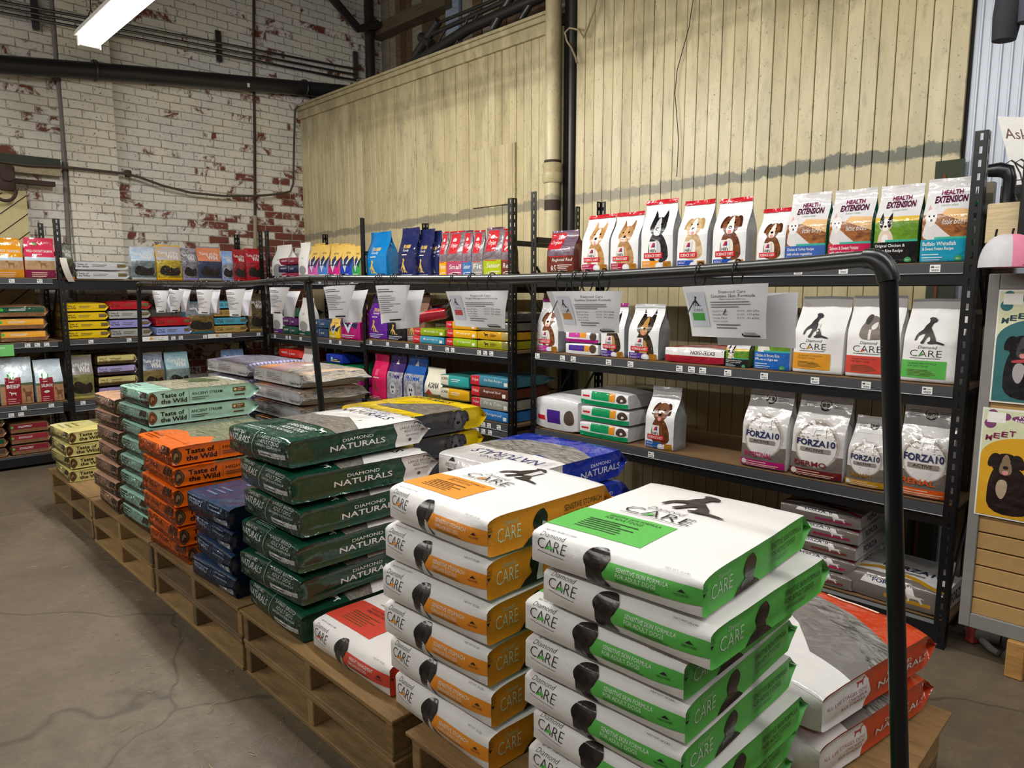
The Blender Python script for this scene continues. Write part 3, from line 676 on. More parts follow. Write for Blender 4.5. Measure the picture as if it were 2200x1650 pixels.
def sheet(quad, title, acc, label, ties, curl=0.0, fine=True, back=True, glare=0, back_off=(.055, -.02)):
    """quad: pixel corners tl,tr,br,bl ; hangs under the rail"""
    P4 = [at(px, py, y=yr(px)-.012) for px, py in quad]; c0 = (P4[0]+P4[1])/2
    t = empty('hanging_sheet', c0, label=label, cat='sheet', group='laminated sheets on the rail')
    def grid(off=Vector((0, 0, 0)), cu=curl):
        G = []
        for i in range(9):
            v = i/8; row = []
            for j in range(11):
                u = j/10; p = (P4[3].lerp(P4[2], u)).lerp(P4[0].lerp(P4[1], u), v)
                p = p+Vector((0, -cu*(1-(2*u-1)**2)+.004*math.sin(3*u+4*v), 0)); row.append(p-c0+off)
            G.append(row)
        return G
    lam = NT('laminated_paper') if False else None
    G = grid(); b = MB(); b.grid(G, M('#e4e5ea', 'plastic')); s = Surf(G, Vector((0, 2, 0)))
    art = []
    if title:
        art += [R(.04, .2, .3, .88, '#c9cddb'), P(sc(SIT, .11, .6, .12, .2), INK), T('CARE', .1, .5, .14, .05, '#5a5c66'), R(.07, .32, .25, .47, acc)]
        art += [T(title[0], .48, .84, .3, .055, INK), T(title[1], .38, .76, .5, .06, INK)]+([T(title[2], .48, .71, .3, .035, INK)] if len(title) > 2 else [])
        art += [Lns(.36, .56, .92, .7, 3, '#77777f')]
        for k_, wd in enumerate(('Crude Protein', 'Crude Fat', 'Crude Fiber')): art += [T(wd, .36, .49-k_*.065, .2, .035, INK), T(('22.0%  220 g/kg', '12.0%  120 g/kg', '4.0%  40 g/kg')[k_], .68, .49-k_*.065, .25, .035, INK)]
        art += [T('Calorie Content', .36, .3, .2, .035, INK), Lns(.4, .16, .8, .28, 2, '#77777f'), R(.72, .05, .74, .09, INK), Lns(.75, .07, .95, .12, 2, '#77777c'), R(.74, .03, .94, .06, INK)]
    else:
        art += [R(.03, .15, .26, .9, acc), Lns(.34, .8, .86, .92, 2, '#55555c'), Lns(.34, .25, .92, .74, 9, '#8a8a92'), R(.7, .04, .94, .08, INK)]
    s.lay(b, art, 'plastic', base=.001, step=.0001, res=1)
    b.build('printed_sheet', t)
    if back:
        G2 = grid(Vector((back_off[0], .03, back_off[1])), -curl*.7); b = MB(); b.grid(G2, M('#d6d7dc', 'plastic')); b.build('rear_sheet', t)
    for px in ties:
        c = rp(px, rail_y(px)); b = MB(); low = c.z-c0.z+.0
        pts = [c-c0+Vector((0, .026*math.cos(a), -.012+.034*math.sin(a))) for a in [2*math.pi*k/14 for k in range(14)]]; b.tube(pts, .0022, BK, 5, closed=True)
        e = c-c0+Vector((.0, -.01, -.045)); b.tube([e, e+Vector((.004, -.006, min(0, -e.z)-.02))], .0022, BK, 5); b.tube([e+Vector((0, 0, -.01)), e+Vector((-.02, -.012, -.06))], .0016, BK, 4); b.build('tie', t)
    return t
sheet([(1467, 616), (1650, 608), (1646, 728), (1487, 722)], ('Diamond Care', 'Sensitive Skin Formula', 'Hydrolyzed Salmon'), '#4aa14c', 'laminated sheet with green panel, nearest on the rail', (1505, 1585), .01)
sheet([(1187, 626), (1337, 625), (1330, 716), (1213, 714)], ('Diamond Care', 'Sensitive Stomach Formula'), '#b9803f', 'laminated sheet with tan panel, second nearest on the rail', (1207, 1239, 1262, 1298), .015, back_off=(-.05, .0))
sheet([(960, 626), (1091, 624), (1085, 706), (978, 700)], ('Diamond Care', 'Weight Management Formula'), '#b8474f', 'laminated sheet with dark red panel, third nearest on the rail', (977, 1015, 1058), .015, back_off=(-.04, .0))
sheet([(809, 614), (880, 612), (869, 690), (822, 697)], None, '#3c4654', 'curled laminated sheet hung left of the dark red panel sheet', (815, 823, 847, 855), .05)
sheet([(697, 618), (763, 612), (748, 683), (712, 684)], None, '#4f5f78', 'curled laminated sheet just right of the middle rail post', (707, 712, 733, 738), .05)
sheet([(582, 618), (622, 617), (606, 675), (588, 672)], None, '#a79a98', 'curled laminated sheet just left of the middle rail post', (580, 596, 602, 618), .04)
for q, tt, lb in (([(331, 624), (363, 624), (356, 671), (346, 671)], (334, 340, 344, 352), 'far cone curled sheet, closest to the far rail post'), ([(370, 620), (395, 624), (386, 669), (376, 670)], (366, 377), 'far cone curled sheet, second from the far rail post'), ([(428, 623), (458, 622), (450, 675), (438, 672)], (424, 436, 448), 'far cone curled sheet, third from the far rail post'), ([(491, 625), (527, 620), (517, 680), (504, 678)], (490, 501, 506, 517), 'far cone curled sheet, fourth from the far rail post')):
    sheet(q, None, '#b9bcc6', lb, tt, .05, back_off=(.035, .0))
# ================================================================ RIGHT SIDE: slatted board
t = empty('slatted_board', (-.62, 3.2, 0), label='slatted wood display board in a grey frame right of the racks', cat='display board'); SW = 1.3
grey = M('#85837f', 'flat'); tan = M('#b5905a', 'flat')
zb, zt = .15, 1.565
b = MB()
for a, c in (((0, 0, zb), (.038, .04, zt)), ((SW-.065, 0, zb), (SW, .04, zt)), ((.038, 0, zt-.06), (SW-.065, .04, zt)), ((.038, 0, zb), (SW-.065, .04, zb+.06))): b.box(a, c, grey, .003)
b.build('frame', t)
z = zb+.06
while z < zt-.07:
    b = MB(); h_ = min(.063, zt-.062-z); b.box((.038, .008, z), (SW-.065, .027, z+h_), tan, .002); b.build('slat', t); z += .0685
b = MB(); b.box((.06, .028, zb+.02), (SW-.06, .036, zt-.02), dark); b.build('backing', t)
for xx in (.17, SW-.2):
    b = MB(); b.box((xx, -.02, 0), (xx+.06, .1, .15), M('#b98a4a', 'wood'), .004); b.build('foot', t)
def poster(z0, z1, x0, x1, arts, lb):
    b = MB(); b.box((x0, 3.1975, z0), (x1, 3.1992, z1), M('#e9e9e2'))
    G = [[Vector((x0+(x1-x0)*j/8, 3.1972, z0+(z1-z0)*i/10)) for j in range(9)] for i in range(11)]
    Surf(G, Vector((0, 9, 1))).lay(b, arts, 'paper', base=.0003, step=.00008)
    o = b.build('poster'); tag(o, lb, 'poster', 'dog posters')
def dogposter(bg, disc, ttl, tc, coat, bl, lash, bub, tag_, word, fc):
    k = .62
    o = [R(.02, .015, .98, .985, bg)]
    o += [E(.12, .95, .06, word), E(.1, .86, .07, word), E(.28, .93, .05, word), R(.06, .87, .27, .965, '#f0efe9')]
    o += [P(blob([(.34, .885), (.34, .955), (1.0, .955), (1.0, .885)], 2), word), T(tag_[0], .42, .925, .5, .02, '#ffffff', bold=.02), T(tag_[1], .38, .895, .56, .022, '#ffffff', bold=.02)]
    o += [P([(.02, .015), (.02, .56)]+[(.5-.48*math.cos(a), .56+.19*math.sin(a)) for a in [math.pi*i/16 for i in range(1, 16)]]+[(.98, .56), (.98, .015)], disc)]
    x = .06
    for i, ch in enumerate(ttl):
        if ch != ' ':
            u = x-.5; o.append(T(ch, x, .77-.34*u*u, .075, .05, tc, sh=-.25*u, bold=.03))
        x += .088
    o += face(.32, .5, .165, k, coat, fc, coat, 'flop', False)
    o.insert(-8, P(blob([(.2, .5), (.12, .3), (.14, .04), (.64, .04), (.68, .25), (.48, .5)], 2), coat))
    o.append(P(blob([(.24, .36), (.22, .24), (.3, .16), (.36, .26), (.35, .36)], 2), bl))
    if lash: o += [P(blob([(.2, .385), (.46, .41), (.47, .38), (.21, .355)], 2), '#b03a44'), P([(.5, .4), (.56, .4), (.56, .03), (.5, .03)], '#c06a5a')]
    if bub: o += [R(.8, .1, .98, .38, bub)]
    return o
px0 = -.62+.04
poster(1.075, 1.505, px0-.003, px0+.285, dogposter('#d6d8b4', '#2f6a6c', 'MEET JE', '#163f49', ('#242227', '#121114'), '#a9a4a4', True, None, ('Adopt me', 'FULLY VETTED'), '#2d6f73', '#3b393d'), 'teal poster of a black dog with red collar, upper on slatted board')
poster(.622, 1.052, px0-.02, px0+.262, dogposter('#d6dab5', '#d9a422', 'MEET KO', '#7c1f48', ('#2c2422', '#120f0f'), '#b39c84', False, '#5d3564', ("I'm in foster", 'how to meet'), '#7c3f6d', '#86705a'), 'yellow poster of a dark fluffy dog, lower on slatted board')
# things above the slatted board
pale = M('#c8b58e', 'wood')
b = MB(); c = along(2128, 1.75, y=3.3); b.box((c, 3.22, 1.68), (c+1.1, 3.5, 1.83), pale, .004); tag(b.build('display_box'), 'pale wooden box shelf above the slatted display board', 'box')
t = empty('support_frame', (along(2108, 1.7, y=3.53), 3.52, 0), label='steel and timber support frame behind the slatted display board', cat='frame')
b = MB(); b.box((0, 0, 0), (.03, .05, 1.95), M('#6f675a', 'metal')); b.build('steel_post', t); b = MB(); b.box((.032, .02, 0), (.12, .06, 1.68), M('#8c7a5d', 'wood')); b.build('timber_post', t); b = MB(); b.box((.05, .02, 1.86), (.9, .05, 1.93), BK); b.build('cross_bar', t)
sg = along(2130, 1.95, y=3.62); b = MB(); G = [[Vector((sg+.55*j/8+.09*(1-i/6), 3.62+.03*(1-i/6), 1.9+.33*i/6-.11*j/8)) for j in range(9)] for i in range(7)]
b.grid(G, M('#f0efec')); b.grid([[p+Vector((0, .004, 0)) for p in r_] for r_ in G], M('#d9d8d4')); Surf(G, Vector((0, 9, 1))).lay(b, [T('Ask About Donating to', .02, .68, .9, .17, '#6b4a48'), T('Butte Humane', .3, .38, .55, .17, '#6b4a48'), T('Society', .42, .1, .35, .16, '#6b4a48')], 'paper', base=.0008)
tag(b.build('donation_sign'), 'tilted white hand lettered donation sign behind the rack post', 'sign')
t = empty('trucker_cap', (along(2165, 1.6, y=3.1), 3.1, 1.585), .5, label='pink and white mesh cap on a hook above the posters', cat='cap')
def dome(a0, a1, m, nm):
    b = MB(); G = []
    for i in range(9):
        ph = math.pi/2*i/8; r = .088*math.cos(ph)**.7; G.append([Vector((r*1.05*math.cos(a), r*math.sin(a), .12*math.sin(ph))) for a in [a0+(a1-a0)*j/14 for j in range(15)]])
    b.grid(G, m); b.build(nm, t)
dome(math.radians(100), math.radians(260), M('#c9c7cc', 'flat'), 'mesh_panel'); dome(math.radians(-100), math.radians(100), M('#e88aa8', 'flat'), 'front_panel')
b = MB(); b.grid([[Vector((.09*math.cos(a)*(1+.75*i/4*max(0, math.cos(a))), .088*math.sin(a), .004-.012*i/4+.02*(i/4)*(1-math.cos(a)))) for a in [math.radians(-80+160*j/12) for j in range(13)]] for i in range(5)], M('#ea7fa2', 'flat')); b.build('brim', t)
t2 = empty('peg_hook', (along(2150, 1.69, y=3.2), 3.2, 1.69), label='black double peg hook holding the pink cap', cat='hook')
for dx in (0, .05): b = MB(); b.tube([(dx, 0, 0), (dx, -.1, -.005), (dx+.01, -.13, .03)], .004, BK, 6); b.build('peg', t2)
t = empty('pipe_elbow', (along(2165, 1.83, y=3.25), 3.25, 1.832), label='black pipe elbow standing on the pale box shelf', cat='pipe'); b = MB(); b.tube([(0, 0, 0), (0, 0, .09), (-.01, 0, .115), (-.035, 0, .125), (-.07, 0, .125)], [.022, .022, .028, .028, .024], PV, 14); b.build('pipe', t)
b = MB(); c = Vector((along(2185, 1.83, y=3.24), 3.24, 1.836))
for dx in (0, .03): b.tube([c+Vector((dx, 0, 0)), c+Vector((dx-.03, .01, .1)), c+Vector((dx-.05, .01, .14)), c+Vector((dx-.03, 0, .15)), c+Vector((dx+.03, 0, .1))], .003, iron, 6)
for i in range(4): b.tube([c+Vector((-.008*i, 0, .025*i)), c+Vector((.03-.008*i, 0, .025*i))], .002, iron, 5)
tag(b.build('wire_stand'), 'small black wire stand on the pale box shelf', 'stand')
b = MB(); c = along(2193, 1.9, y=3.15); b.box((c, 3.17, 1.66), (c+.03, 3.2, 2.25), BK, .004); tag(b.build('black_bracket'), 'black upright bracket at the right edge above the cap', 'bracket')
t = empty('rolled_cloth', at(2195, 30, y=3.0), label='dark rolled cloth hanging at the top right corner', cat='cloth'); b = MB(); b.tube([(-.045, 0, -.075), (-.04, 0, 0), (-.02, 0, .2)], [.036, .044, .05], M('#20222a', 'flat'), 14); b.build('roll', t)
b = MB(); b.tube([(.02, -.01, -.035), (.03, -.01, .05), (.05, 0, .2)], [.03, .045, .05], M('#3b404c', 'flat'), 12); b.build('flap', t)
for i, (px, py, c, lb) in enumerate(((2125, 1378, '#6e6a66', 'grey plush toy lying in the dark under the slatted board'), (2096, 1372, '#a03a3c', 'red packet in the dark under the slatted board'), (2172, 1385, '#4b4a4a', 'dark plush toy under the slatted board, right of the grey one'))):
    p = at(px, py, y=3.42); t = empty('plush_toy' if i != 1 else 'packet', (p.x, 3.42, 0), i, label=lb, cat='toy' if i != 1 else 'packet')
    if i == 1: b = MB(); b.box((-.04, -.02, 0), (.04, .02, .12), M(c, 'plastic'), .008); b.build('pack', t); continue
    for nm, pts, rr in (('body', [(-.08, 0, .04), (-.03, 0, .05), (.04, 0, .045)], [.03, .04, .03]), ('head', [(.05, 0, .06), (.08, 0, .08), (.1, 0, .07)], [.02, .034, .02]), ('limb', [(-.02, -.03, .03), (.02, -.07, .02), (.05, -.09, .02)], [.015, .014, .012]), ('limb', [(-.06, .02, .03), (-.1, .05, .02)], [.016, .012])):
        b = MB(); b.tube(pts, rr, M(c, 'flat'), 10); b.build(nm, t)
# loose straw on the floor
b = MB(); sm_ = M('#a89668', 'flat'); r = random.Random(5)
for i in range(420):
    x = r.uniform(-6, -.3); y = 1.08-abs(r.gauss(0, .22)) if r.random() < .75 else r.uniform(-1.5, 1); a = r.uniform(0, 6.3); L = r.uniform(.01, .045)
    b.tube([(x, y, .0012), (x+math.cos(a)*L/2, y+math.sin(a)*L/2, .003), (x+math.cos(a+.3)*L, y+math.sin(a+.3)*L, .0012)], .0008, sm_, 3)
tag(b.build('straw_bits'), 'scattered bits of straw on the concrete by the pallets', 'straw', kind='stuff')
# ================================================================ BAGS ON THE PALLETS
ORD = ['topmost', 'second down', 'third down', 'fourth down', 'fifth down', 'sixth down', 'seventh down', 'eighth down']
WH, BLK, GRY = '#dfdddb', '#1d1c20', '#8b8b8e'
def care(acc, txt, coat, chest, seed):
    l1, l2 = txt; coat = (coat, '#171312')
    b = [T('Diamond', .055, .7, .16, .13, BLK, sh=.25, bold=-.01), T('CARE', .045, .42, .2, .24, BLK, bold=-.012), R(.05, .34, .24, .352, BLK), P([(.1, .43), (.14, .55), (.165, .48)], acc)]
    b += [R(.45, .24, 1, .6, acc), P(sc(BUST, .355, .02, .17, .86), coat), P(sc(EAR, .355, .02, .17, .86), ('#171312', '#0e0b0a')), P(sc(MUZ, .355, .02, .17, .86), ('#3d3431', '#241d1b'))]
    if chest: b += [P([(.43, .02), (.5, .02), (.475, .38), (.455, .42)], chest)]
    pass
    b += [T(l1, .56, .46, .28, .08, '#dfe8df'), T(l2, .56, .35, .22, .08, '#dfe8df'), Lns(.56, .26, .82, .33, 2, '#2c3a2a'), T('FAMILY-OWNED', .87, .36, .07, .05, BLK), P([(.885, .44), (.925, .44), (.905, .5)], BLK), T('NET WT. 25 LBS.', .8, .8, .13, .035, '#4a4a4e')]
    f = [R(0, .16, .6, .42, acc), T('NET WT. 25 LBS. (11.3 KG)', .06, .06, .2, .018, '#3c3c40'), T(l1, .2, .375, .33, .022, '#1e2a1c'), T(l2, .2, .345, .24, .022, '#1e2a1c'), Lns(.14, .2, .5, .32, 6, '#2f4a2c' if acc[1] in '45' else '#6a4a1a'),
         T('Diamond', .3, .555, .22, .04, BLK, sh=.25, bold=-.01), T('CARE', .2, .47, .42, .075, BLK, bold=-.012), P([(.33, .472), (.37, .51), (.395, .485)], acc), R(.2, .452, .6, .456, BLK), P(sc(SIT, .3, .62, .42, .26), coat)]
    if chest: f.append(P([(.5, .7), (.56, .72), (.56, .82), (.5, .84)], chest))
    g = [T('CARE', .14, .3, .15, .36, '#d5dfd2', bold=-.012), T('Diamond', .19, .7, .08, .12, '#a8bf9f', sh=.2), P(sc(BUST, .37, .0, .115, .86), coat), P(sc(EAR, .37, .0, .115, .86), ('#171312', '#0e0b0a')), P([(.3, .0), (.5, .0), (.48, .12), (.39, .3)], coat), T(l1, .6, .6, .3, .16, BLK), T(l2, .6, .38, .24, .16, BLK), Lns(.62, .16, .8, .3, 2, '#4a6a40' if acc[1] in '45' else '#7a5a20'), T('FAMILY', .03, .74, .045, .06, BLK), T('OWNED', .03, .65, .045, .06, BLK), P([(.04, .6), (.065, .6), (.0525, .5)], BLK)]
    if chest: g.append(P([(.42, .04), (.47, .04), (.46, .5), (.435, .55)], chest))
    return dict(front=f, bottom=b, right=g, left=g), (WH, WH, acc, WH, acc)
GREEN = '#55b04a'; ORANGE = '#e08a1e'; RED = '#c8402f'
def dn(c, word, seed=0):
    G = '#dfe3e2'
    b = [T('DIAMOND', .1, .76, .22, .1, G), T('NATURALS', .05, .5, .38, .2, G, bold=.01), Lns(.12, .24, .26, .4, 3, '#9fb0a8'), R(.485, 0, .493, 1, '#c4ccc8'), T(word[0], .56, .78, .34, .1, G), T(word[1], .6, .63, .28, .11, G), T('CHICKEN & RICE FORMULA', .56, .53, .36, .06, G), R(.6, .26, .97, .42, G), R(.63, .31, .8, .36, '#555a58'), Lns(.6, .08, .86, .18, 1, '#8fa39a')]
    f = [R(0, .36, 1, .68, ('#8a857c', '#4d4a45')), P([(0, .68), (0, .6), (.3, .55), (.6, .62), (1, .5), (1, .68)], WH), R(0, .68, 1, 1, WH), T('DIAMOND', .3, .84, .4, .035, '#3a3a3c'), T('NATURALS', .12, .74, .76, .075, '#2e2e30', bold=.01), T(word[0], .45, .27, .4, .04, G, bold=.01), T(word[1], .5, .21, .35, .04, G, bold=.01), T('RICE FORMULA', .4, .165, .4, .028, G), Lns(.2, .07, .55, .14, 3, '#a9bcb2'), P(sc(STD, .84, .28, .12, .06), G)]
    g = [P([(.75, 0), (.77, .5), (.74, 1), (1, 1), (1, 0)], WH), T('DIAMOND', .4, .62, .2, .12, G), T('NATURALS', .32, .32, .36, .22, G, bold=.012), T(word[0], .79, .68, .15, .11, '#2f3436'), T(word[1], .82, .54, .11, .11, '#2f3436'), T('RICE FORMULA', .83, .38, .1, .07, '#5a5f61'), P(sc(STD, .89, .82, .05, .16, True), '#2f3436'), E(.86, .22, .012, '#4a4f51')]
    return dict(front=f, bottom=b, right=g), (c, c, c, c, WH, 'crink')
def totw(c, low, name, top_art, gc=None, gt='#1a1815', bot=None):
    gc = gc or c
    g = [E(.095, .5, .06, '#4a3322'), E(.095, .5, .052, '#7a5a3a'), E(.095, .5, .047, '#4a3322'), P(blob([(.06, .35), (.075, .62), (.1, .72), (.125, .6), (.13, .42), (.1, .5), (.09, .3)], 2), '#8f6f4c'), T('Taste of', .18, .54, .185, .28, gt, bold=.022), T('the Wild', .18, .16, .2, .3, gt, bold=.022), R(.4, .15, .402, .85, '#4b5a50'), T(name, .42, .56, .25, .18, gt, bold=.005), Lns(.42, .22, .58, .46, 2, '#3f4a44'), R(.76, .52, .87, .8, '#5d4029'), E(.78, .66, .012, '#c9b79a'), Lns(.8, .56, .86, .76, 2, '#c9b79a'), R(.77, .25, .86, .34, '#3c3a36')]
    b = [R(0, 0, 1, .36, low), Lns(.1, .45, .4, .8, 3, gt), R(.78, .5, .95, .82, '#4e463e'), Lns(.15, .08, .7, .28, 2, '#2c221c')]
    return dict(front=top_art, bottom=bot or b, right=g), (c, gc, gc, c, c, 'foil')
def pstack(n, xs, y0, W, L, Tk, art, cols, name, desc, where, grp, kind, z0=ZP, yaw=2.0, amp=.003, rb=.06, e0=.88, lip=.004, nu=16, nv=20, nd=7, jit=.012, ts=.92, base_rot=0, variants=3, bul=.02, e=.05, seeds=1, ob=.13, tops=None, droop=0):
    r = random.Random(seeds*17+n); vs = []
    for k in range(min(variants, n)):
        G = pouch(W, L, (Tk*.985-1.2*amp)/(1+bul), seeds*5+k+1, lie=True, ts=ts, vs=.99, rb=rb*1.5, e0=e0-.1, bul=bul, e=e, q=6, tuck=.6, lip=lip, amp=amp, ob=ob, nu=nu, nv=nv, nd=nd, droop=droop)
        vs.append(bag_meshes(name, G, art, cols, kind, base=.0007+.13*amp))
    protos = [None]*len(vs)
    for i in range(n):
        k = i % len(vs); x = xs[0]+(xs[1]-xs[0])*(i/max(1, n-1)) if isinstance(xs, tuple) else xs[i] if isinstance(xs, list) else xs
        yy = y0[0]+(y0[1]-y0[0])*i/max(1, n-1) if isinstance(y0, tuple) else y0; loc = (x+r.uniform(-jit, jit), yy+r.uniform(-jit, jit), z0+i*Tk); rot = (0, 0, math.radians(base_rot+r.uniform(-yaw, yaw)))
        lb = '%s, %s %s' % (desc, ORD[n-1-i], where) if n > 1 else desc
        if protos[k] is None:
            protos[k] = bag_obj(vs[k], loc, rot, label=lb, cat='pet food bag', group=grp)
        else:
            o = copy_tree(protos[k]); o.location = loc; o.rotation_euler = rot; o['label'] = lb
LB_, DG = '#14402f', '#1f5a41'
a, c = care(GREEN, ('SENSITIVE SKIN FORMULA', 'FOR ADULT DOGS'), '#2b2320', None, 1)
pstack(8, [-.84, -.84, -.83, -.85, -.845, -.855, -.80, -.82], 1.105, .405, .54, .0895, a, c, 'kibble_bag', 'white bag with green stripe and side', 'in the nearest stack', 'green striped white bags', 'paper', yaw=2.5, amp=.0022, rb=.09, e0=.8, lip=.005, jit=.006, seeds=1, nu=18, nv=24)
a, c = care(ORANGE, ('SENSITIVE STOMACH', 'FORMULA FOR ADULT DOGS'), '#2a2829', '#c9c6c4', 2)
pstack(6, (-1.415, -1.42), 1.12, .415, .49, .1145, a, c, 'kibble_bag', 'white bag with an orange stripe and side', 'in the orange striped stack', 'orange striped white bags', 'paper', yaw=2.5, amp=.0026, rb=.09, e0=.8, lip=.006, jit=.01, seeds=2, nu=18, nv=24)
a, c = care(RED, ('WEIGHT MANAGEMENT', 'FORMULA FOR ADULT DOGS'), '#3a3432', '#a39c98', 3)
pstack(1, -1.885, 1.135, .44, .54, .115, a, c, 'kibble_bag', 'single white bag with a red stripe lying between the dark green and orange striped stacks', '', 'red striped white bags', 'paper', seeds=3, rb=.09, e0=.8, nu=18, nv=24, yaw=1, jit=0)
a, c = dn(LB_, ('LARGE BREED', 'ADULT DOG'))
pstack(6, [-2.385, -2.38, -2.40, -2.39, -2.40, -2.425], 1.12, .43, .625, .123, a, c, 'kibble_bag', 'glossy dark green bag with white lettering', 'in the dark green stack', 'dark green bags', 'film', yaw=3, amp=.0045, rb=.05, e0=.88, lip=.008, jit=.015, seeds=4, nu=18, nv=24, nd=8, bul=.06, e=.12)
nv_ = '#1d3350'
b_ = [Lns(.05, .5, .45, .85, 3, '#8ba3c4'), T('NATURALS', .08, .5, .34, .2, '#c3d0e2'), R(.5, 0, .507, 1, '#8496b3'), Lns(.58, .5, .9, .8, 2, '#90a5c2'), R(.72, .12, .97, .34, '#b9c5d6')]
pstack(4, -2.855, 1.09, .38, .58, .098, dict(front=[R(0, 0, 1, .5, '#243a58'), R(0, .5, 1, 1, ('#2a3f5c', '#46566e')), Lns(.3, .4, .7, .6, 5, '#6a7f9c'), Lns(.2, .15, .5, .3, 3, '#55708f')], bottom=b_), (nv_, nv_, '#101b30', nv_, nv_, 'foil'), 'kibble_bag', 'crinkled dark blue bag', 'in the short blue stack', 'dark blue bags', 'film', yaw=3, amp=.004, rb=.06, e0=.85, seeds=5)
org = '#dd6314'
tf = [R(0, .3, 1, 1, ('#8a8467', '#4b4a36')), P([(0, .3), (.3, .36), (.62, .3), (.8, .42), (1, .34), (1, .2), (0, .2)], org), Lns(.1, .08, .5, .2, 3, '#8a3a10')]
a, c = totw(org, '#b9541a', 'HIGH PRAIRIE', tf, bot=[R(0, 0, 1, .34, '#b04f18'), T('HIGH PRAIRIE', .08, .55, .5, .18, '#5a2a10'), R(.75, .45, .95, .85, '#6a3a18'), Lns(.1, .1, .6, .28, 2, '#5a2a10')])
pstack(6, -3.39, (1.09, 1.05), .44, .62, .093, a, c, 'kibble_bag', 'orange bag with a round brown emblem on its side', 'in the orange stack', 'orange bags', 'film', yaw=2.5, amp=.0035, rb=.05, e0=.88, lip=.005, jit=.012, seeds=6)
mint = '#9cc7b6'
tf = [R(0, .28, 1, 1, ('#a9a58e', '#5a5a46')), P(blob([(.1, .5), (.3, .6), (.5, .5), (.7, .75), (.4, .8), (.1, .7)], 2), '#4a5a34'), Lns(.1, .06, .5, .2, 3, '#5a7a6e'), R(.1, .86, .7, .93, '#dfe6ea')]
a, c = totw(mint, '#4c3a30', 'ANCIENT STREAM', tf)
pstack(8, -3.915, (1.115, 1.14), .42, .58, .0925, a, c, 'kibble_bag', 'mint green bag with a round brown emblem', 'in the tall mint stack', 'mint green bags', 'film', yaw=1.5, amp=.0035, rb=.05, e0=.88, lip=.005, jit=.008, seeds=7)
bro = '#5d4740'
a, c = totw('#a98672', '#4c3a34', 'LOWLAND CREEK', [R(0, .3, 1, 1, ('#c9a184', '#8a6a58')), R(0, 0, 1, .3, '#c59a80')], gc=bro, gt='#2c211e')
pstack(7, -4.40, (1.105, 1.135), .385, .58, .093, a, c, 'kibble_bag', 'brown bag with a shiny pinkish end', 'in the brown stack', 'brown bags', 'film', yaw=2.5, amp=.004, rb=.05, e0=.88, jit=.012, seeds=8)
crm = '#d3c880'
a, c = totw(crm, '#8d8562', 'PINE FOREST', [R(0, .45, 1, 1, ('#5b5240', '#2f2b20')), P([(.3, .45), (.6, .55), (1, .5), (1, .7), (.5, .62)], '#e3c41a'), Lns(.2, .1, .6, .3, 3, '#9a9050')])
pstack(4, -5.345, (1.10, 1.09), .425, .58, .0835, a, c, 'kibble_bag', 'pale yellow bag with a round brown emblem', 'in the far pale yellow stack', 'pale yellow bags', 'film', yaw=2.5, amp=.0035, rb=.05, e0=.88, jit=.012, seeds=9)
# second row, behind
yl = '#e6c400'
k_ = .08
dogg = [R(.5, 0, .8, 1, '#3a3a38'), P([(.5, 0), (.8, 0), (.8, .3), (.65, .2)], '#222')]
def greyface(u, v, s, k):
    o = face(u, v, s, k, ('#5a595a', '#2c2b2c'), '#6a696a', '#333233', 'flop', False, False); return o
pstack(6, (-2.74, -2.74), 1.80, .5, .5, .114, dict(front=[R(.25, .3, 1, .72, ('#8a8578', '#3f3d38')), T('NATURALS', .1, .78, .6, .08, '#27261e', bold=.01), T('DIAMOND', .2, .88, .4, .04, '#27261e'), P([(.0, .5), (.3, .42), (.7, .72), (1, .74), (1, .78), (.0, .78)], yl)], right=[P([(.2, 0), (.2, 1), (.6, 1), (.68, .5), (.74, 0)], '#4a4946')]+greyface(.66, .52, .1, .5/.114)), (yl, yl, yl, yl, yl), 'kibble_bag', 'yellow bag with a grey dog face', 'in the stack behind dark green bags', 'yellow bags', 'film', yaw=2, amp=.004, seeds=10, variants=2, jit=.01)
bl = '#1b33a0'
pstack(5, (-1.88, -1.88), 1.72, .49, .58, .1215, dict(front=[R(0, 0, 1, .4, WH), P([(0, .4), (.3, .36), (.7, .42), (1, .38), (1, .62), (.7, .74), (.25, .7), (0, .55)], ('#a9a69f', '#33322f')), T('NATURALS', .18, .22, .7, .1, '#27306e', 1, bold=.01), T('DIAMOND', .35, .17, .34, .035, '#27306e', 1)], bottom=[R(0, 0, 1, 1, WH), T('FAMILY-OWNED', .1, .5, .14, .14, BLK), P([(.13, .7), (.21, .7), (.17, .88)], BLK), P([(.13, .45), (.21, .45), (.17, .3)], BLK)], right=[R(0, 0, .35, 1, WH), T('DIAMOND', .62, .62, .2, .12, '#d5d9ee'), T('NATURALS', .52, .3, .4, .24, '#d5d9ee', bold=.01)]), (bl, bl, bl, WH, bl), 'kibble_bag', 'blue and white bag', 'in the stack behind the orange striped bags', 'blue and white bags', 'film', yaw=1.5, amp=.004, seeds=11, variants=2, jit=.008)
rd = '#c0401c'
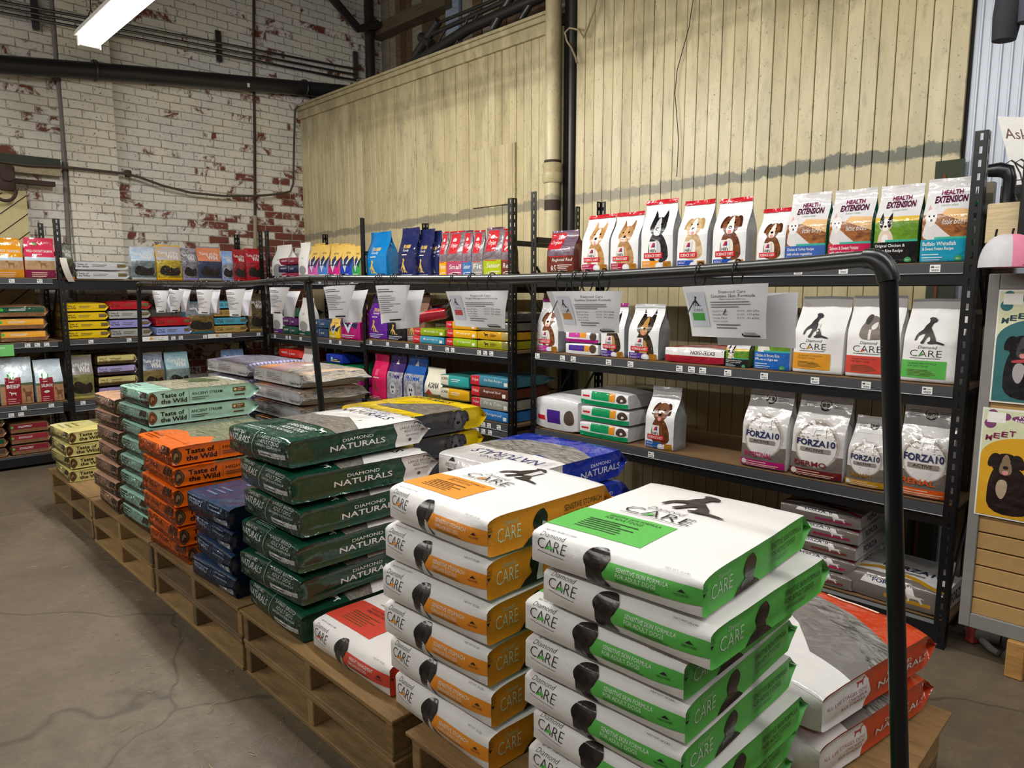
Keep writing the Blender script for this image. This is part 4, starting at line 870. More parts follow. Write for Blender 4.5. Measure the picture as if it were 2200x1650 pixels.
pstack(2, [-.80, -.80], 1.70, .42, .6, .135, dict(front=[P([(0, 0), (1, 0), (1, .28), (.7, .32), (.45, .5), (.2, .62), (0, .66)], WH), P([(0, .66), (.2, .62), (.45, .5), (.7, .32), (1, .28), (1, .42), (.8, .55), (.5, .66), (.2, .76), (0, .8)], '#77736f'), P([(0, .8), (.2, .76), (.5, .66), (.8, .55), (1, .42), (1, .62), (.6, .78), (.2, .86), (0, .88)], ('#9d9a94', '#2b2a28')), P([(.33, .3), (.36, .36), (.42, .32), (.45, .38), (.49, .37), (.45, .29), (.4, .32), (.37, .28)], '#b8392c'), Lns(.3, .88, .9, .96, 2, '#f0c9b5')], right=[P([(0, 0), (.38, 0), (.44, .35), (.42, .75), (.38, 1), (0, 1)], WH), T('ALL LIFE STAGES DOG', .12, .5, .29, .1, '#9c3f3f'), T('CHICKEN &', .28, .37, .13, .09, '#9c3f3f'), T('RICE FORMULA', .23, .25, .17, .09, '#9c3f3f'), P(sc(STD, .33, .68, .07, .2, True), '#b03a33'), T('DIAMOND', .57, .52, .2, .1, WH), T('NATURALS', .5, .27, .42, .2, WH, bold=.01)], bottom=[R(0, 0, 1, 1, WH)]), (rd, rd, rd, WH, '#9c1f1c'), 'kibble_bag', 'orange red and white bag', 'of two on the nearest pallet', 'orange red bags', 'film', yaw=0, amp=.006, seeds=12, variants=2, jit=0, base_rot=-9.5, bul=.05, e=.2, lip=.007)
gy = '#b3b4b6'
gg = [R(.02, .1, .3, .9, '#a9aaac'), R(.33, .1, .6, .9, '#a3a4a6'), R(.63, .1, .9, .9, '#abacae'), Lns(.05, .2, .28, .8, 4, '#6d6e70'), Lns(.36, .2, .58, .8, 4, '#707173'), T('Taste of the Wild', .74, .14, .2, .18, '#2b2b2d', bold=.01)]
def prow(n, x0, desc, topa, sd, col):
    r = random.Random(sd)
    G = [pouch(.4, .66, .099*.92, sd*3+k, lie=True, ts=.86, vs=.97, rb=.06, bul=.12, e=.2, q=3, amp=.005, nu=12, nv=16) for k in (0, 1)]
    ms = [bag_meshes('kibble_bag', g, dict(front=topa, right=gg), (col, gy, gy, gy, gy), 'film') for g in G]; pr = [None, None]
    for i in range(n):
        loc = (x0+r.uniform(-.015, .015), 2.075, ZP+i*.099); rot = (0, 0, -math.pi/2+r.uniform(-.02, .02)); lb = '%s, %s in its stack' % (desc, ORD[n-1-i])
        if pr[i % 2] is None: pr[i % 2] = bag_obj(ms[i % 2], loc, rot, label=lb, cat='pet food bag', group='silver sided bags behind the mint stack')
        else: o = copy_tree(pr[i % 2]); o.location = loc; o.rotation_euler = rot; o['label'] = lb
prow(8, -4.1, 'silver sided bag behind the mint and orange stacks', [R(0, 0, 1, .35, '#e0a070'), R(0, .35, 1, .6, ('#7a86a8', '#c98a6a')), R(0, .6, 1, 1, ('#3a4a60', '#c9b9a0')), R(.2, .5, .6, .6, '#e6e2dc')], 21, '#c9a78c')
prow(8, -4.8, 'lavender topped bag behind the brown stack', [R(0, 0, 1, .3, '#a9a3cf'), R(0, .3, 1, 1, ('#8a8896', '#3a3a46')), P(blob([(.1, .1), (.5, .2), (.3, .4)], 2), '#2c2a6a')], 22, '#a9a3cf')
# ================================================================ BAGS ON THE SHELVES
def OF(top, bot, wd): return lambda k: [R(0, .6, 1, 1, top), R(0, .5, 1, .6, '#c3d6e3'), R(0, .3, 1, .52, ('#c09b76', '#a37f5c')), R(0, 0, 1, .32, bot), E(.35, .88, .09, '#2f9a3c', .9), R(.25, .82, .45, .865, top), T('OPEN', .29, .875, .12, .03, '#dff0d8'), T(wd, .06, .7, .88, .06, WH, bold=.02), Lns(.25, .64, .75, .68, 1, WH), T('100%', .68, .9, .16, .04, WH), P(sc(STD, .42, .36, .3, .16), '#8a6a48'), Lns(.2, .14, .8, .28, 3, '#d9b9a0'), R(.4, .05, .56, .11, '#c9a78f')]
def OF2(wd, an): return lambda k: [R(0, .5, 1, 1, ('#b9d0e0', '#dfe8ee')), R(0, .48, 1, .55, '#57664c'), R(0, 0, 1, .5, ('#b58c66', '#9a7450')), R(.14, 0, .62, .66, '#8e2430'), E(.35, .7, .13, '#2f9a3c', .9), T('OPEN', .27, .71, .16, .04, '#dff0d8'), T('FARM', .27, .655, .16, .04, '#dff0d8'), T(wd, .18, .46, .4, .07, WH, bold=.03), Lns(.25, .56, .5, .6, 1, WH), P(sc(STD, .24, .32, .24, .08) if an else blob([(.22, .36), (.36, .33), (.5, .37), (.36, .4)], 2), WH), Lns(.2, .1, .56, .28, 4, '#d9a0a0'), P(sc(STD, .66, .18, .3, .28), '#7a4f38')]
def TW(sky, mid, low, an='#2a2622'): return lambda k: [R(0, .62, 1, 1, sky), R(0, .2, 1, .64, mid), P(blob([(.05, .28), (.2, .52), (.45, .5), (.6, .42), (.9, .5), (.95, .28), (.6, .24)], 2), an), P(sc(STD, .5, .25, .4, .22), an), R(0, 0, 1, .2, low), T('Taste of the', .1, .8, .8, .08, WH, bold=.02), T('Wild', .4, .68, .45, .12, WH, bold=.03), Lns(.1, .05, .6, .16, 2, '#3a3a3a')]
def SACK(c, top='#e2e0db', pic=True): return lambda k: [R(0, .26, 1, 1, top), R(0, 0, 1, .26, c), E(.5, .36, .35, '#8f8f8d', .6) if pic else R(0, .25, 1, .27, c), T('raw', .4, .62, .2, .05, '#8a8a88'), Lns(.1, .05, .8, .2, 3, WH)]
def VIC(c): return lambda k: [R(0, 0, 1, .66, c), P([(0, .72), (.25, .6), (.5, .76), (.75, .6), (1, .74), (1, 1), (0, 1)], '#d9b45a'), P([(0, .66), (.14, .42), (.32, .5), (.5, .28), (.68, .5), (.86, .42), (1, .66), (1, .72), (.75, .6), (.5, .76), (.25, .6), (0, .72)], '#1d2a4a'), P([(.25, .6), (.5, .3), (.75, .6), (.68, .64), (.5, .44), (.32, .64)], '#c9cdd6'), T('VICTOR', .3, .78, .4, .06, '#2a2a3a', bold=.02), Lns(.1, .18, .9, .28, 2, WH), R(.1, .05, .9, .12, '#1d1d2a')]
def FROM(c, bnd='#c9a43a', an=SIT, fl=True): return lambda k: [T('FROMM', .3, .68, .4, .07, '#d9b45a', bold=.02), T('Family', .34, .62, .32, .05, '#e6e2d6', sh=.2), Lns(.3, .56, .7, .6, 1, '#e6e2d6'), P(sc(an, .22, .28, .4, .24), '#c9a855'), Lns(.08, .16, .92, .26, 3, '#cfd3e6'), R(0, .0, 1, .12, (bnd, '#5a4312')), T('GOLD', .12, .03, .35, .07, '#e9d9a0', bold=.02)]
def ORJ(c, nm, pic=('#5a4a52', '#8a7f86'), low='#1d1a1c', half=False): return lambda k: [R(0, .45, 1, 1, pic), R(.0 if half else .12, .62, .55 if half else .72, .98, '#c02530'), T('Orijen', .06 if half else .2, .7, .42, .12, WH, sh=.2, bold=.01), P(blob([(.2, .85), (.4, .92), (.55, .86), (.4, .84)], 1), WH), R(0, .06, 1, .48, c), R(.1, .46, .8, .475, '#c02530'), T(nm, .25, .34, .7, .09, WH, sh=.25, bold=.01), T('85', .18, .12, .22, .16, WH, bold=-.005), Lns(.45, .14, .95, .3, 4, '#e6dcd6'), R(0, 0, 1, .06, low)]
DC = [(('#c99a62', '#9a6a38'), '#e9e2d8', '#c99a6a', 'up'), (('#c09a68', '#94693e'), '#c9a074', '#9a6f45', 'up'), (('#2c2b2f', '#151417'), '#c9c8ca', '#1c1b1e', 'up'), (('#d9c3a0', '#b08a58'), '#e9e6e0', '#b8935f', 'flop'), (('#8a5232', '#4a2818'), '#e9e2da', '#4a2c1e', 'flop'), (('#8a5430', '#4d2c1a'), '#e6ddd0', '#4a2c1c', 'flop'), (('#4a3a2c', '#17120f'), '#b98a4a', '#1c1716', 'up'), (('#7a4a2c', '#4a2a18'), '#7a4c30', '#4a2a18', 'flop')]
def HIL(box, di, tp='#cc2230'):
    d = DC[di]
    return lambda k: [R(0, 0, 1, 1, '#e9e9ea')]+face(.55, .66, .25, k, d[0], d[1], d[2], d[3], True, di != 2)+[R(.3, .3, .56, .46, WH), P([(.36, .38), (.43, .44), (.5, .44), (.43, .38)], '#c02530'), P([(.43, .38), (.5, .44), (.5, .38)], '#27408f'), T("Hill's", .33, .315, .2, .045, '#1d1d2a', bold=.02), R(.12, .235, .72, .31, '#cc2632'), T('SCIENCE DIET', .16, .25, .52, .04, WH, bold=.02), R(.05, .05, .62, .2, box), T('ADULT', .09, .155, .25, .03, WH), Lns(.09, .07, .45, .14, 3, '#e6dfe6'), E(.62, .125, .13, '#dfe0e4', .8), E(.62, .125, .11, '#b9bcc6', .8), E(.62, .125, .1, '#e6e6ea', .8), R(.74, .05, .96, .19, ('#c98a2a', '#8a5a1a')), R(0, .97, 1, 1, tp)]
def HEX(c, rec, scene=0):
    def f(k):
        o = [R(0, .62, 1, 1, '#d9d7d8'), R(0, .33, 1, .62, ('#b5743c', '#5f3320') if scene == 0 else ('#6f9a2c', '#4f7a1c')), P([(.4, .62), (1, .5), (1, .66), (.5, .68)], '#e0b884') if scene == 0 else R(0, .58, 1, .64, '#d9b84a')]
        if scene == 0: o += [P(blob([(.0, .33), (.05, .5), (.12, .56), (.3, .52), (.5, .42), (.72, .33)], 2), '#d5d2d2'), P([(.08, .6), (.11, .74), (.19, .66)], '#d9a69a'), P([(.2, .66), (.27, .74), (.3, .6)], '#d5d2d2'), P(blob([(.05, .62), (.12, .68), (.27, .68), (.33, .62), (.3, .52), (.2, .47), (.09, .52)], 2), '#e0dddc'), E(.15, .6, .022, '#2a2a2c'), E(.25, .6, .022, '#2a2a2c'), E(.2, .555, .028, '#232325')]
        else: o += face(.28, .55, .16, k, '#e3ddd6' if scene == 1 else '#d9c6b4', '#e9e5e0', '#d9a878' if scene == 1 else '#242226', 'flop' if scene == 1 else 'up', True, False)+([P(blob([(.14, .6), (.2, .64), (.25, .58), (.2, .5), (.14, .53)], 2), '#242226'), P(blob([(.42, .6), (.36, .64), (.31, .58), (.36, .5), (.42, .53)], 2), '#242226')] if scene == 2 else [])
        o += [T('HEALTH', .3, .84, .44, .06, '#74184a', bold=.03), T('EXTENSION', .2, .745, .66, .085, '#4f1236', bold=.035), T('GRAIN FREE', .35, .705, .35, .02, '#8fb0a0')]
        if scene < 2: o.append(T('little bites', .45, .5, .45, .06, '#f0e6dc', sh=.2))
        o += [R(0, 0, 1, .34, c), R(.3, .34, 1, .365, '#3fae9a'), T(rec[0], .05, .27, .7, .045, WH, bold=.015), T(rec[1], .05, .21, .66, .045, WH, bold=.015), Lns(.05, .06, .6, .19, 4, '#c9dbe6'), E(.82, .12, .08, '#3f9a5a'), T('30+', .77, .11, .1, .025, WH)]
        return o
    return f
def CRS(c, l1): return lambda k: [T('Diamond', .28, .475, .32, .035, BLK, sh=.25), T('CARE', .14, .385, .55, .075, BLK, bold=-.012), P([(.3, .39), (.35, .43), (.38, .4)], c), R(.15, .365, .66, .37, BLK), R(0, .14, .78, .34, c), T(l1, .12, .295, .5, .02, BLK), T('FOR ADULT DOGS', .12, .265, .36, .02, BLK), Lns(.12, .16, .7, .24, 5, '#5a4a2a'), T('NET WT. 8 LBS.', .1, .06, .22, .018, '#55555a')]
def CRD(c, l1, bul=False):
    def f(k):
        o = CRS(c, l1)(k)
        if bul: o += [P(blob([(.24, .54), (.26, .66), (.32, .72), (.34, .78), (.5, .8), (.58, .75), (.58, .68), (.66, .62), (.68, .54), (.5, .53)], 2), '#6f655e'), P(blob([(.3, .72), (.36, .82), (.46, .8), (.4, .68)], 2), '#37302c'), P(blob([(.44, .68), (.56, .74), (.57, .66), (.48, .63)], 2), '#d9d4cf'), P([(.42, .53), (.47, .53), (.47, .64), (.42, .64)], '#d5cfc9')]
        else: o += [P(sc(SIT, .2, .525, .52, .3), '#2b2523' if c == GREEN else '#242325')]+([P([(.47, .57), (.51, .58), (.52, .7), (.47, .7)], '#d9d6d4')] if c != GREEN else [])
        return o
    return f
def FZ(wd, wc, bc): return lambda k: [R(0, 0, 1, .36, '#6d655f'), E(.5, .48, .44, '#b5ada6'), E(.5, .48, .4, '#8d847c'), E(.5, .46, .385, '#dddbd8'), R(0, .8, 1, 1, '#d5d4d2'), E(.5, .9, .12, '#3a3a3c', .9), E(.5, .91, .095, '#d5d4d2', .9), E(.46, .9, .04, '#4a4434'), E(.54, .9, .04, '#4a4434'), Lns(.1, .87, .34, .94, 4, '#7a7a7c'), Lns(.66, .87, .9, .94, 4, '#7a7a7c'), P(sc(STD, .3, .57, .42, .17), '#8a8784'), P(sc(STD, .305, .573, .41, .162), '#dddbd8'), T('FORZA10', .12, .46, .74, .075, '#2a3058', bold=.03), R(.2, .395, .78, .44, '#8f8780'), T('ACTIVE', .3, .402, .36, .03, '#2c2a2a', bold=.02), T(wd, .1, .225, .62, .06, wc, bold=.02), R(0, .1, 1, .19, bc), Lns(.14, .105, .9, .18, 3, '#e0c0a8'), E(.09, .15, .06, '#d5d0cc')]
def PL(c, *ex): return lambda k: list(ex)
def FOUR(c): return lambda k: [P([(.4, .84), (.6, .84), (.5, .93)], WH), P([(.45, .855), (.55, .855), (.5, .9)], c), R(0, 0, 1, .7, ('#b9b9c0', '#6a6a74')), T('FROMM', .15, .58, .7, .09, c, bold=.02), E(.45, .4, .2, '#cfcfd4'), E(.4, .42, .04, '#2a2a2c'), E(.5, .42, .04, '#2a2a2c'), E(.45, .34, .04, '#2a2a2c')]
def ACA(k): return [R(0, .45, 1, 1, '#e3decb'), R(0, .18, 1, .48, ('#7a6a2c', '#37402a')), P([(.1, .48), (.35, .58), (.6, .46)], '#a8452f'), T('ACANA', .25, .6, .6, .12, BLK, bold=.03), R(0, 0, 1, .2, '#3f9aa6'), T('FREE-RUN', .15, .08, .6, .06, WH)]
SI = 0
def stand(key, z, l, r, top, art, label, body='#e9e8e6', seal=None, D=None, off=.035, back=None, kind='film', gus=None, yaw=0, grp=None, amp=.003, ts=.5, narrow=1.0, lean=.0, hi=False, bul=.06, bot=None, cat='pet food bag'):
    """a bag standing on a shelf: pixel span of its foot, pixel row of its top"""
    global SI; SI += 1
    if key == 'B':
        a, c = along(l, z, x=XF-off), along(r, z, x=XF-off); W = c-a; zt = None
    else:
        pl = {'C': YM+.01, 'R': YR}[key]+off; a, c = along(l, z, y=pl), along(r, z, y=pl); W = c-a
    D = D or min(.15, max(.07, W*.5))
    if key == 'B': H = at((l+r)/2, top, x=XF-off-D*.45).z-z; loc = (XF-off-D/2, (a+c)/2, z); rot = math.pi/2
    else: H = at((l+r)/2, top, y=pl+D*.45).z-z; loc = ((a+c)/2, pl+D/2, z); rot = 0
    H /= 1.035; W *= .945; loc = (loc[0], loc[1], z+.003)
    G = pouch(W, H, D, SI, ts=ts, vs=.94, rb=.05, e0=.85, bul=bul, amp=amp, nu=10 if not hi else 16, nv=12 if not hi else 20, nd=5, lip=.001, topw=narrow, lean=lean, twist=random.Random(SI).uniform(-.012, .012)/max(H, .1))
    cols = (body, back or body, gus or back or body, bot or body, seal or body)
    ms = bag_meshes('pet_food_pouch', G, dict(front=art(W/H)), cols, kind, res=1 if not hi else 2, base=.0009)
    return bag_obj(ms, loc, (0, 0, rot+math.radians(yaw)), label=label, cat=cat, group=grp or {'B': 'bags on the brick wall shelves', 'C': 'bags on the corner and middle shelves', 'R': 'bags on the right hand shelves'}[key])
def pile(key, z, l, r, top, items, where, gus=True, depth=.42, off=.03, kind='film', yawj=2, grp=None, tk=None):
    """a pile of lying bags, items bottom to top: (colour, art, description)"""
    global SI
    if key == 'B': pl = XF-off; a, c = along(l, z, x=pl), along(r, z, x=pl)
    else: pl = {'C': YM+.01, 'R': YR}[key]+off; a, c = along(l, z, y=pl), along(r, z, y=pl)
    zt = (at((l+r)/2, top, x=pl) if key == 'B' else at((l+r)/2, top, y=pl)).z
    n = len(items); tk = tk or (zt-z)/n; W = (c-a)*.955; br = math.pi/2 if key == 'B' else 0
    for i, (col, art, ds) in enumerate(items):
        SI += 1; rr = random.Random(SI)
        if gus: G = pouch(depth, W, tk*.94, SI, lie=True, ts=.955, vs=1.0, rb=.05, e0=.8, bul=.03 if i < n-1 else .1, e=.14, q=4, amp=.0025, nu=8, nv=12, nd=5, lip=.002)
        else: G = pouch(W, depth, tk*.94, SI, lie=True, ts=.7, vs=.97, rb=.05, e0=.88, bul=.03 if i < n-1 else .1, e=.14, q=4, amp=.0025, nu=8, nv=12, nd=5, lip=.002)
        A = {'right' if gus else 'bottom': art}
        if len(items[i]) > 3: pass
        ms = bag_meshes('kibble_bag', G, A, (col, col, col, col, col), kind, res=1)
        zz = z+.0015+i*tk; yw = math.radians(rr.uniform(-yawj, yawj)); j = rr.uniform(-.008, .008)
        if gus: loc = (a+j, pl+depth/2, zz) if key != 'B' else (pl-depth/2, a+j, zz); rot = br-math.pi/2
        else: loc = ((a+c)/2+j, pl, zz) if key != 'B' else (pl, (a+c)/2+j, zz); rot = br
        if gus: yw *= .6
        lb = '%s, %s %s' % (ds, {0: 'topmost'}.get(n-1-i, ORD[n-1-i] if i else 'lowest'), where) if n > 1 else '%s %s' % (ds, where)
        bag_obj(ms, loc, (0, 0, rot+yw), label=lb, cat='pet food bag', group=grp or 'piled bags on the shelves')
def tg(c, name='PRAIRIE'):  # long side print of the emblem bags
    return [E(.09, .55, .045, '#4a3a22'), E(.09, .55, .035, '#7a6440'), T('Taste of', .16, .58, .17, .24, '#2a2618', bold=.02), T('the Wild', .16, .28, .18, .24, '#2a2618', bold=.02), Lns(.4, .35, .7, .75, 2, '#5a5236'), R(.8, .35, .95, .8, '#6a5c3c'), R(0, 0, 1, .18, '#00000'[:1]+'6b5a40' if c == '#c9bb7a' else c)]
def ofg(c): return [R(.0, .0, 1, .4, ('#8a6446', '#6b4a32')), R(.07, .4, .92, .95, c), E(.16, .66, .045, '#43b04a', .9), R(.11, .45, .21, .55, c), Lns(.3, .55, .75, .8, 2, WH)]
def orjb(c, nm='Recipe'): return [R(0, 0, .24, 1, '#c02530'), T('Orijen', .03, .3, .18, .4, WH, sh=.2), R(.24, .05, 1, .95, c), T(nm, .36, .4, .45, .28, WH, sh=.2), R(.86, .15, .94, .5, '#e6e2da')]
def vicb(c): return [R(.3, .25, .86, .5, '#1d2230'), R(.3, .15, .86, .25, '#d9c98a'), R(.33, .3, .45, .6, '#8fc3e6'), Lns(.5, .32, .84, .46, 1, WH), P([(.08, .2), (.16, .7), (.24, .2)], '#27408f')]
def smb(c): return [T('natural', .12, .45, .3, .3, '#d9d5d5', bold=.01), R(.55, .1, .56, .9, '#b9b5b5'), Lns(.62, .35, .86, .6, 2, '#c9c5c5')]
# ---- brick wall, far bay
stand('B', 1.607, -14, 55, 512, OF('#e79a1f', '#c9861f', 'HARVEST CHICKEN'), 'orange topped bag, leftmost on the top shelf by the sliding door', '#e79a1f')
stand('B', 1.607, 55, 122, 512, OF('#cf3a56', '#7a2140', 'WILD-CAUGHT SALMON'), 'crimson topped bag beside the orange one on the top left shelf', '#cf3a56')
pile('B', 1.072, 4, 113, 655, [('#8a6446', ofg('#e3a234'), 'tan bag with a yellow side panel'), ('#8a6446', ofg('#dfa030'), 'tan bag with a yellow side panel'), ('#8a6446', ofg('#1e4a34'), 'tan bag with a dark green side panel')], 'on second shelf left of rack post')
stand('B', .545, 3, 76, 768, OF2('BEEF', True), 'pale blue bag with dark red panel and white cow, third shelf left', '#bcd2e1')
stand('B', .545, 80, 141, 772, OF2('SALMON', False), 'pale blue bag with red panel and white fish, third shelf left', '#bcd2e1')
stand('B', .545, -62, -1, 775, OF2('LAMB', True), 'tan and blue bag cut off by the left edge, third shelf', '#c09b76')
mo_ = '#6d2a33'
pile('B', .115, 28, 117, 905, [('#8a6446', ofg('#7a2633'), 'tan bag with a maroon side panel'), ('#8a6446', ofg('#8a2a38'), 'tan bag with a maroon side panel'), ('#8a6446', ofg('#7a2430'), 'tan bag with a maroon side panel')], 'on lowest shelf near pale yellow stack')
pile('B', .115, -72, 24, 900, [('#8a6446', ofg('#4a3a38'), 'tan bag with a grey side panel'), ('#8a6446', ofg('#1e4a34'), 'tan bag with a green side panel'), ('#8a6446', ofg('#4a3a38'), 'tan bag with a grey side panel'), ('#8a6446', ofg('#1e4a34'), 'tan bag with a green side panel')], 'on lowest shelf at left edge')
# ---- brick wall, near bay
stand('B', 1.6, 133, 162, 524, TW(('#8a8f80', '#3a4034'), ('#5a6048', '#23261c'), '#d07a1c'), 'dark green and orange bag just right of the rack post, top shelf', '#4a4f40', D=.1)
pile('B', 1.6, 164, 284, 562, [('#b9bcc0', tg('#b9bcc0')+[R(0, 0, .01, 1, GRY)], 'silver white bag'), ('#b9bcc0', tg('#b9bcc0'), 'silver white bag')], 'on the top shelf against the brick')
gl = 'top shelf of the brick wall rack'
stand('B', 1.6, 284, 338, 530, TW(('#9fb6d0', '#c9d4dd'), ('#7d8a8c', '#3a4444'), '#aeb8bb'), 'pale silver bag with a dark herd picture, '+gl, '#b5bcc0')
stand('B', 1.6, 338, 394, 528, TW(('#a9b4dd', '#c9a63a'), ('#c9b23a', '#5a4a14'), '#e0a912'), 'bright yellow bag with a herd picture, '+gl, '#e0a912')
stand('B', 1.6, 394, 427, 534, TW(('#b5b0b9', '#3a3844'), ('#8a8694', '#4a4854'), '#8f86b9'), 'grey and lavender bag, '+gl, '#9a96a8')
stand('B', 1.6, 427, 479, 531, TW(('#e0906a', '#c97a5a'), ('#3a4264', '#22283c'), '#9a9a98'), 'dark blue bag with a salmon coloured top, '+gl, '#8a8c90')
stand('B', 1.6, 479, 503, 540, TW(('#6f94cf', '#9ab6dd'), ('#a5adb9', '#4a4f5a'), '#8a98c9'), 'narrow light blue bag, '+gl, '#8fa6d0')
stand('B', 1.6, 503, 531, 537, TW(('#a8232f', '#8a1c26'), ('#b02a35', '#3a1a1c'), '#c0212c'), 'left of two red bags by the corner post, '+gl, '#b3202c')
stand('B', 1.6, 531, 567, 535, TW(('#a8232f', '#c0303c'), ('#c02a35', '#4a1a1c'), '#b01c28'), 'right of two red bags by the corner post, '+gl, '#b3202c')
ye = '#d9b512'
pile('B', 1.078, 147, 243, 650, [(ye, tg(ye), 'yellow bag with brown emblem')]*4, 'on second shelf right of rack post')
pile('B', 1.078, 240, 333, 646, [('#9a9a96', tg('#9a9a96'), 'grey bag'), ('#8f8cc6', tg('#8f8cc6'), 'lavender bag'), ('#a5a5a1', tg('#a5a5a1'), 'grey bag'), ('#b01824', tg('#b01824'), 'domed red bag')], 'behind the far rail post')
pile('B', 1.078, 336, 417, 681, [('#8a9ad0', tg('#8a9ad0'), 'periwinkle bag'), ('#b01824', tg('#b01824'), 'flat red bag')], 'under the far curled sheets')
stand('B', 1.078, 402, 463, 648, TW(('#8a8f94', '#4a4f54'), ('#8a6f3c', '#4a3a1c'), '#2f7286'), 'teal and brown bag with a picture, second shelf of brick wall rack', '#3f6f80')
pile('B', 1.078, 464, 537, 646, [('#b0904e', tg('#b0904e'), 'tan bag'), ('#4a9ab3', tg('#4a9ab3'), 'light blue bag'), ('#a58446', tg('#a58446'), 'tan bag'), ('#56a6c0', tg('#56a6c0'), 'light blue bag')], 'near the corner on the second shelf')
stand('B', 1.078, 537, 572, 632, TW(('#6a6048', '#3a3426'), ('#7a6a48', '#2a2618'), '#a58a4a'), 'brown bag with a picture next to the corner post, second shelf', '#6a5c40')
stand('B', .54, 152, 206, 763, TW(('#a09c98', '#7a7674'), ('#8a8a52', '#5a5c34'), '#b5a766'), 'olive bag with grazing animals, third shelf beside the rack post', '#a39a68')
cg = '#c9bb7a'
pile('B', .54, 215, 305, 760, [('#3a2c30', [R(.0, .35, 1, 1, '#9a90c0')]+tg('#9a90c0')[2:5], 'lavender and brown bag'), ('#4a3a24', [R(0, .35, 1, 1, cg)]+tg('#9a90c0')[2:5], 'pale yellow and brown bag'), ('#3a2c30', [R(0, .35, 1, 1, '#a59cc9')]+tg('#9a90c0')[2:5], 'lavender and brown bag'), ('#4a3a24', [R(0, .35, 1, 1, cg)]+tg('#9a90c0')[2:5], 'pale yellow and brown bag')], 'on third shelf left of far rail post')
stand('B', .54, 310, 358, 757, TW(('#8a93a8', '#5a6274'), ('#8a7a4a', '#5a4a30'), '#7a6a44'), 'brown and blue grey bag, third shelf right of the far rail post', '#7a745c')
stand('B', .54, 360, 412, 756, TW(('#7fa9b4', '#a9c3c9'), ('#8a9a98', '#4a5a58'), '#5a8a90'), 'teal topped bag, third shelf above the lavender topped bags', '#6a979f')
stand('B', .54, 484, 534, 750, TW(('#4a6a94', '#7a8fae'), ('#6a6a62', '#3a3a34'), '#8a866a'), 'blue topped bag, third shelf near the corner', '#5a6a80')
b = MB(); p0 = along(-12, 1.03, x=XF+.012); p1 = along(30, 1.03, x=XF+.012); b.box((XF+.004, p0, .965), (XF+.006, p1, 1.06), M('#6fc06a')); b.box((XF+.006, p0+.01, 1.03), (XF+.0065, p1-.06, 1.036), M(WH)); b.box((XF+.006, p0+.03, .972), (XF+.0066, p1-.1, .995), M('#dba08a')); tag(b.build('shelf_card'), 'green card hung on the second shelf edge at the left', 'card')
for l_, r_, z_, lb in ((302, 361, 1.078, 'white shelf card with orange emblem right of the far rail post'), (446, 497, 1.078, 'white shelf card with orange emblem under the curled sheets')):
    b = MB(); a_, c_ = along(l_, z_-.03, x=XF), along(r_, z_-.03, x=XF); b.box((XF+.007, a_, z_-.045), (XF+.009, c_, z_-.003), M('#dfe0dd')); b.tube([(XF+.0088, a_+.09, z_-.022), (XF+.0096, a_+.09, z_-.022)], .014, M('#c98a3a'), 12)
    Surf([[Vector((XF+.009, a_+(c_-a_)*j/4, z_-.045+.042*i/2)) for j in range(5)] for i in range(3)], Vector((-9, 0, 1))).lay(b, [T('Taste of', .42, .52, .4, .3, '#8a8a86', bold=.02), T('the Wild', .42, .14, .4, .3, '#8a8a86', bold=.02)], 'paper', res=1); tag(b.build('shelf_card'), lb, 'card')
b = MB(); p = at(135, 600, x=XF+.03); b.grid([[Vector((p.x+.05*math.sin(2.2*i/6)*(1-j*.0), p.y-.02+.05*j/3+.06*(1-i/6)**2, p.z-.02+.2*i/6)) for j in range(4)] for i in range(7)], M('#cfcac0')); tag(b.build('curled_tag'), 'curled white tag hanging from the rack post, top left', 'tag')
# ---- corner bay
ct = 'top shelf of the corner rack'
stand('C', 1.607, 583, 616, 528, SACK('#232a4a'), 'white paper topped bag with navy foot, leftmost on the '+ct, '#e2e0db', kind='paper')
pile('C', 1.607, 601, 641, 553, [('#8a1c3c', smb(0), 'crimson bag'), ('#232a4a', smb(0), 'navy bag'), ('#7a1c34', smb(0), 'crimson bag')], 'between the white paper bags, top corner shelf', gus=False, depth=.15, off=.03)
stand('C', 1.607, 628, 643, 534, SACK('#8a1c3c'), 'white paper topped bag standing behind the small crimson pile', '#e2e0db', off=.2, kind='paper')
stand('C', 1.607, 641, 662, 522, SACK('#8f8f8d'), 'tall white paper bag with grey foot, right of the crimson pile', '#e2e0db', kind='paper')
for i, (l_, r_, c_, nm) in enumerate(((660, 682, '#c95aa5', 'pink'), (682, 704, '#4a7ac9', 'light blue'), (704, 729, '#c9227a', 'magenta'), (729, 756, '#1d3fae', 'royal blue'), (756, 774, '#2a9a4a', 'green'))):
    stand('C', 1.607, l_, r_, 529-(i % 2)*2, VIC(c_), 'gold topped bag with %s foot, %s' % (nm, ct), c_, seal='#d9b45a', back='#d9b45a', ts=.35)
for i, (l_, r_, nm) in enumerate(((668, 692, 'light blue'), (700, 722, 'magenta'), (724, 748, 'royal blue'))):
    stand('C', 1.607, l_, r_, 524, VIC('#7a5a9a'), 'gold topped bag standing behind the %s footed one, %s' % (nm, ct), '#c9a34a', seal='#d9b45a', off=.28, ts=.35)
cm = 'second shelf of the corner rack'
stand('C', 1.065, 586, 607, 640, SACK('#5a2470', '#d9d7d2'), 'purple footed white bag, leftmost on the '+cm, '#d9d7d2', kind='paper')
pile('C', 1.065, 607, 641, 662, [('#1f4a3c', smb(0), 'dark green bag'), ('#5a2460', smb(0), 'purple bag'), ('#22523f', smb(0), 'dark green bag')], 'beside the purple footed bag', gus=False, depth=.3, off=.04)
stand('C', 1.065, 641, 666, 640, SACK('#1f4a3c', '#d9d7d2'), 'green footed white bag behind the middle rail post', '#d9d7d2', kind='paper')
